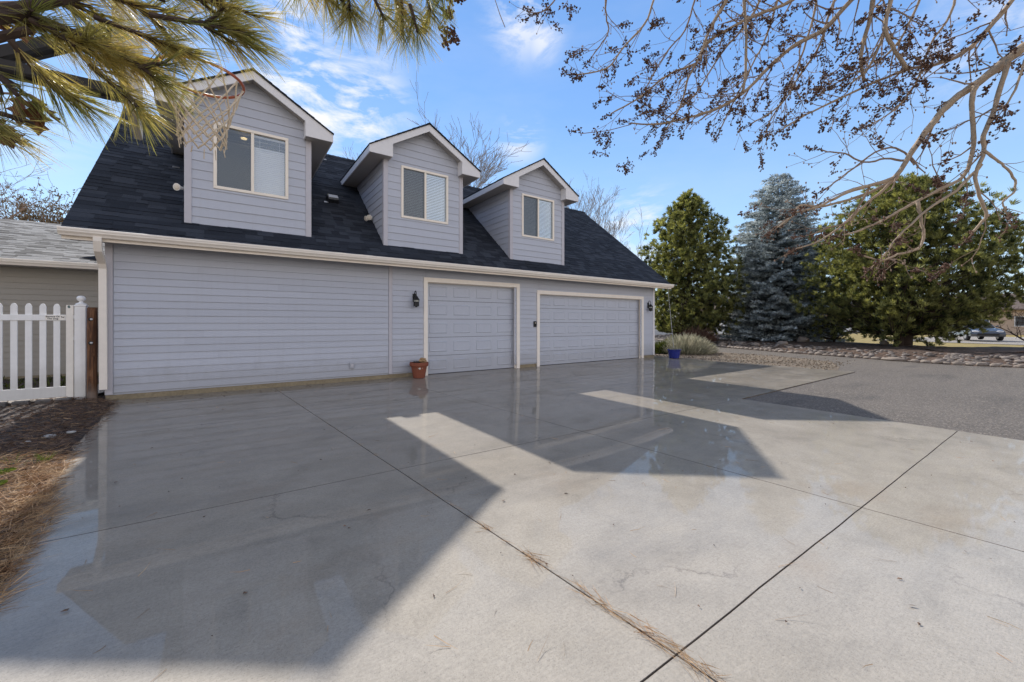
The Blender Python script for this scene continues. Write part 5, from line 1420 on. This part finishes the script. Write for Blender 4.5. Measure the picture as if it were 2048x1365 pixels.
def car(lab, base, rot):
    t = thing('parked_car', lab, 'car', loc=base); t.rotation_euler = (0,0,rot)
    # side profile (x forward, z up), lofted across width with tumblehome
    low = [(-2.1,.35),(-2.15,.6),(-2.1,.95),(-1.5,1.02),(.75,.98),(1.6,.86),(2.05,.70),(2.12,.50),(2.05,.30)]
    def loft(mb, prof, w0, w1, zt):
        vs = []; n = len(prof)
        for sg in (-1, 1):
            for x, z in prof:
                f = max(0, min(1, (z-.3)/(zt-.3))); vs.append((x*(1-.02*f), sg*lerp(w0, w1, f*f), z))
        fs = [(i, (i+1) % n, (i+1) % n + n, i+n) for i in range(n)] + [tuple(range(n-1,-1,-1)), tuple(range(n,2*n))]
        mb.add(vs, fs)
    mb = MB(); loft(mb, low, .90, .84, 1.0); body = mb.build('body', M['car_paint'], t, bevel=.06)
    mb = MB(); loft(mb, [(-2.0,.96),(-1.75,1.45),(-.9,1.56),(.1,1.52),(.95,.97)], .86, .66, 1.55); cab = mb.build('cabin', M['car_glass'], t, bevel=.05)
    mb = MB(); loft(mb, [(-1.72,1.47),(-.9,1.585),(.1,1.545),(.2,1.50),(-.9,1.53),(-1.7,1.43)], .70, .66, 1.55); mb.build('roof_panel', M['car_paint'], t)
    for x in (-1.35, 1.35):
        for sg in (-1, 1):
            mb = MB(); mb.lathe([(.0,-.11),(.26,-.11),(.33,-.09),(.335,0),(.33,.09),(.26,.11),(.0,.11)], (0,0,0), 20); wgt = mb.build('wheel', M['rubber'], t); wgt.rotation_euler = (R(90),0,0); wgt.location = (x, sg*.84, .335)
            mb = MB(); mb.lathe([(.0,-.125),(.19,-.12),(.21,-.112),(.21,.112),(.19,.12),(.0,.125)], (0,0,0), 10); mb.build('rim', M['galv'], wgt)
    for sg in (-1, 1):
        mb = MB(); mb.blob((1.98, sg*.62, .68), .12, .2, .08, 0, 1, 12, 8, 0); mb.build('headlight', M['headlamp'], t, smooth=True)
        mb = MB(); mb.blob((.72, sg*.95, 1.05), .07, .1, .07, 0, 1, 10, 7, 0); mb.build('mirror', M['car_paint'], t, smooth=True)
    mb = MB(); mb.box(2.06, 2.135, -.55, .55, .40, .55); mb.build('grille', M['ink'], t, bevel=.02)
p = at(1948, V0, 31); car('silver car parked beyond the broad pine, partly hidden by its lower boughs', (p.x, p.y, 0.0), R(205))
mb = MB(); a = at(1880, 684, 27); bq = at(2100, 684, 24); mb.poly([(p.x-7,p.y-4,-.058),(p.x+14,p.y-8,-.058),(p.x+16,p.y+3,-.058),(p.x-5,p.y+5,-.058)]); struct('pale_driveway', mb, M['pale_gravel'])

# ================================================================== LIGHT AND SKY
SUN = Vector((.0075, .7752, .6318)).normalized()
elev = math.asin(SUN.z)
sd = bpy.data.lights.new('sun', 'SUN'); so = bpy.data.objects.new('sun', sd); col.objects.link(so)
sd.energy = 5.0; sd.angle = R(.5); sd.color = (1, .965, .915)
so.rotation_euler = SUN.to_track_quat('Z', 'Y').to_euler()
w = bpy.data.worlds.new('World'); sc.world = w; w.use_nodes = True
t = NT(w.node_tree); t.n.clear()
out = t.new('ShaderNodeOutputWorld'); bg = t.new('ShaderNodeBackground')
sky = t.new('ShaderNodeTexSky'); sky.sky_type = 'NISHITA'; sky.sun_disc = False
sky.sun_elevation = elev; sky.sun_rotation = math.atan2(SUN.x, SUN.y); sky.altitude = 800; sky.air_density = 1.0; sky.dust_density = .0; sky.ozone_density = 1.5
tc = t.new('ShaderNodeTexCoord'); dirn = tc.outputs['Generated']
# wispy clouds low over the roofs, placed by compass direction
def ray(u, v): return (at(u, v, 1) - Vector((CX, CY, CH))).normalized()
total = None
for (u, v, sx, st_) in ((620,185,.15,1.15),(710,205,.12,1.1),(580,58,.09,1.15),(1050,30,.09,.8),(1085,80,.05,.7),(1040,280,.06,.7),(1275,470,.12,.9),(340,180,.14,.6),(1980,60,.10,.5),(60,240,.1,.3)):
    c = ray(u, v)
    vm = t.new('ShaderNodeVectorMath', operation='DISTANCE'); t.link(dirn, vm.inputs[0]); vm.inputs[1].default_value = c
    m_ = t.new('ShaderNodeMapRange', interpolation_type='SMOOTHSTEP'); t.link(vm.outputs['Value'], m_.inputs['Value'])
    m_.inputs['From Min'].default_value = sx*1.25; m_.inputs['From Max'].default_value = 0; m_.inputs['To Max'].default_value = st_
    total = m_.outputs['Result'] if total is None else t.math('MAXIMUM', total, m_.outputs['Result'])
nz = t.noise(t.mapping(dirn, (5, 5, 13), (0, .25, 0)), 1.3, 8, .62, .5)
cf = t.math('MULTIPLY', total, t.ramp(nz, [(.43, 0), (.58, 1)]))
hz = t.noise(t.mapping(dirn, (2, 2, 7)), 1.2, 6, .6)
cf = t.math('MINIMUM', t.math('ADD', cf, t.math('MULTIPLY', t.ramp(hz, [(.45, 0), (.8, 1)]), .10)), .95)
SKYTINT = (2.1, 2.05, 2.0)
c = t.mix(1.0, sky.outputs[0], SKYTINT, 'MULTIPLY')
sz_ = t.new('ShaderNodeSeparateXYZ'); t.link(dirn, sz_.inputs[0])
c = t.mix(.75, c, t.ramp(sz_.outputs['Z'], [(0, (5.3, 6.8, 7.8)), (.22, (3.1, 5.1, 7.7)), (.45, (1.6, 3.5, 7.3)), (.64, (1.3, 3.0, 6.6)), (.84, (3.3, 3.2, 3.1))]))  # pale zenith stop added out of view, for neutral fill on the ground
sp_ = t.new('ShaderNodeSeparateXYZ'); t.link(dirn, sp_.inputs[0])
# bright haze added to the unseen sky behind the viewer, as facade fill light
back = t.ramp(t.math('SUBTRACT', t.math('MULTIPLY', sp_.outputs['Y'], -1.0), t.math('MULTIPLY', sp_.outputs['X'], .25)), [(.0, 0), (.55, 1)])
fill_haze = t.math('MULTIPLY', back, t.ramp(t.noise(t.mapping(dirn, (2.5, 2.5, 5)), 1.2, 6, .6), [(.3, .35), (.65, 1)]))
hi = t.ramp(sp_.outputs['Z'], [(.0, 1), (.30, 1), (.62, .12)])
c = t.mix(t.math('MULTIPLY', t.math('MULTIPLY', fill_haze, hi), .95), c, (14.2, 12.6, 11.2))
c = t.mix(cf, c, (8.0, 8.0, 8.2))
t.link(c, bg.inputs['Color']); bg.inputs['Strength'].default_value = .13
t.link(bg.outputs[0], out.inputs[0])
sc.view_settings.view_transform = 'Standard'; sc.view_settings.look = 'None'; sc.view_settings.exposure = 0; sc.view_settings.gamma = 1
sc.render.engine = 'CYCLES'; sc.cycles.max_bounces = 6; sc.cycles.transparent_max_bounces = 8
sc.cycles.use_adaptive_sampling = True; sc.cycles.adaptive_threshold = .02
try: sc.cycles.use_denoising = True
except Exception: pass
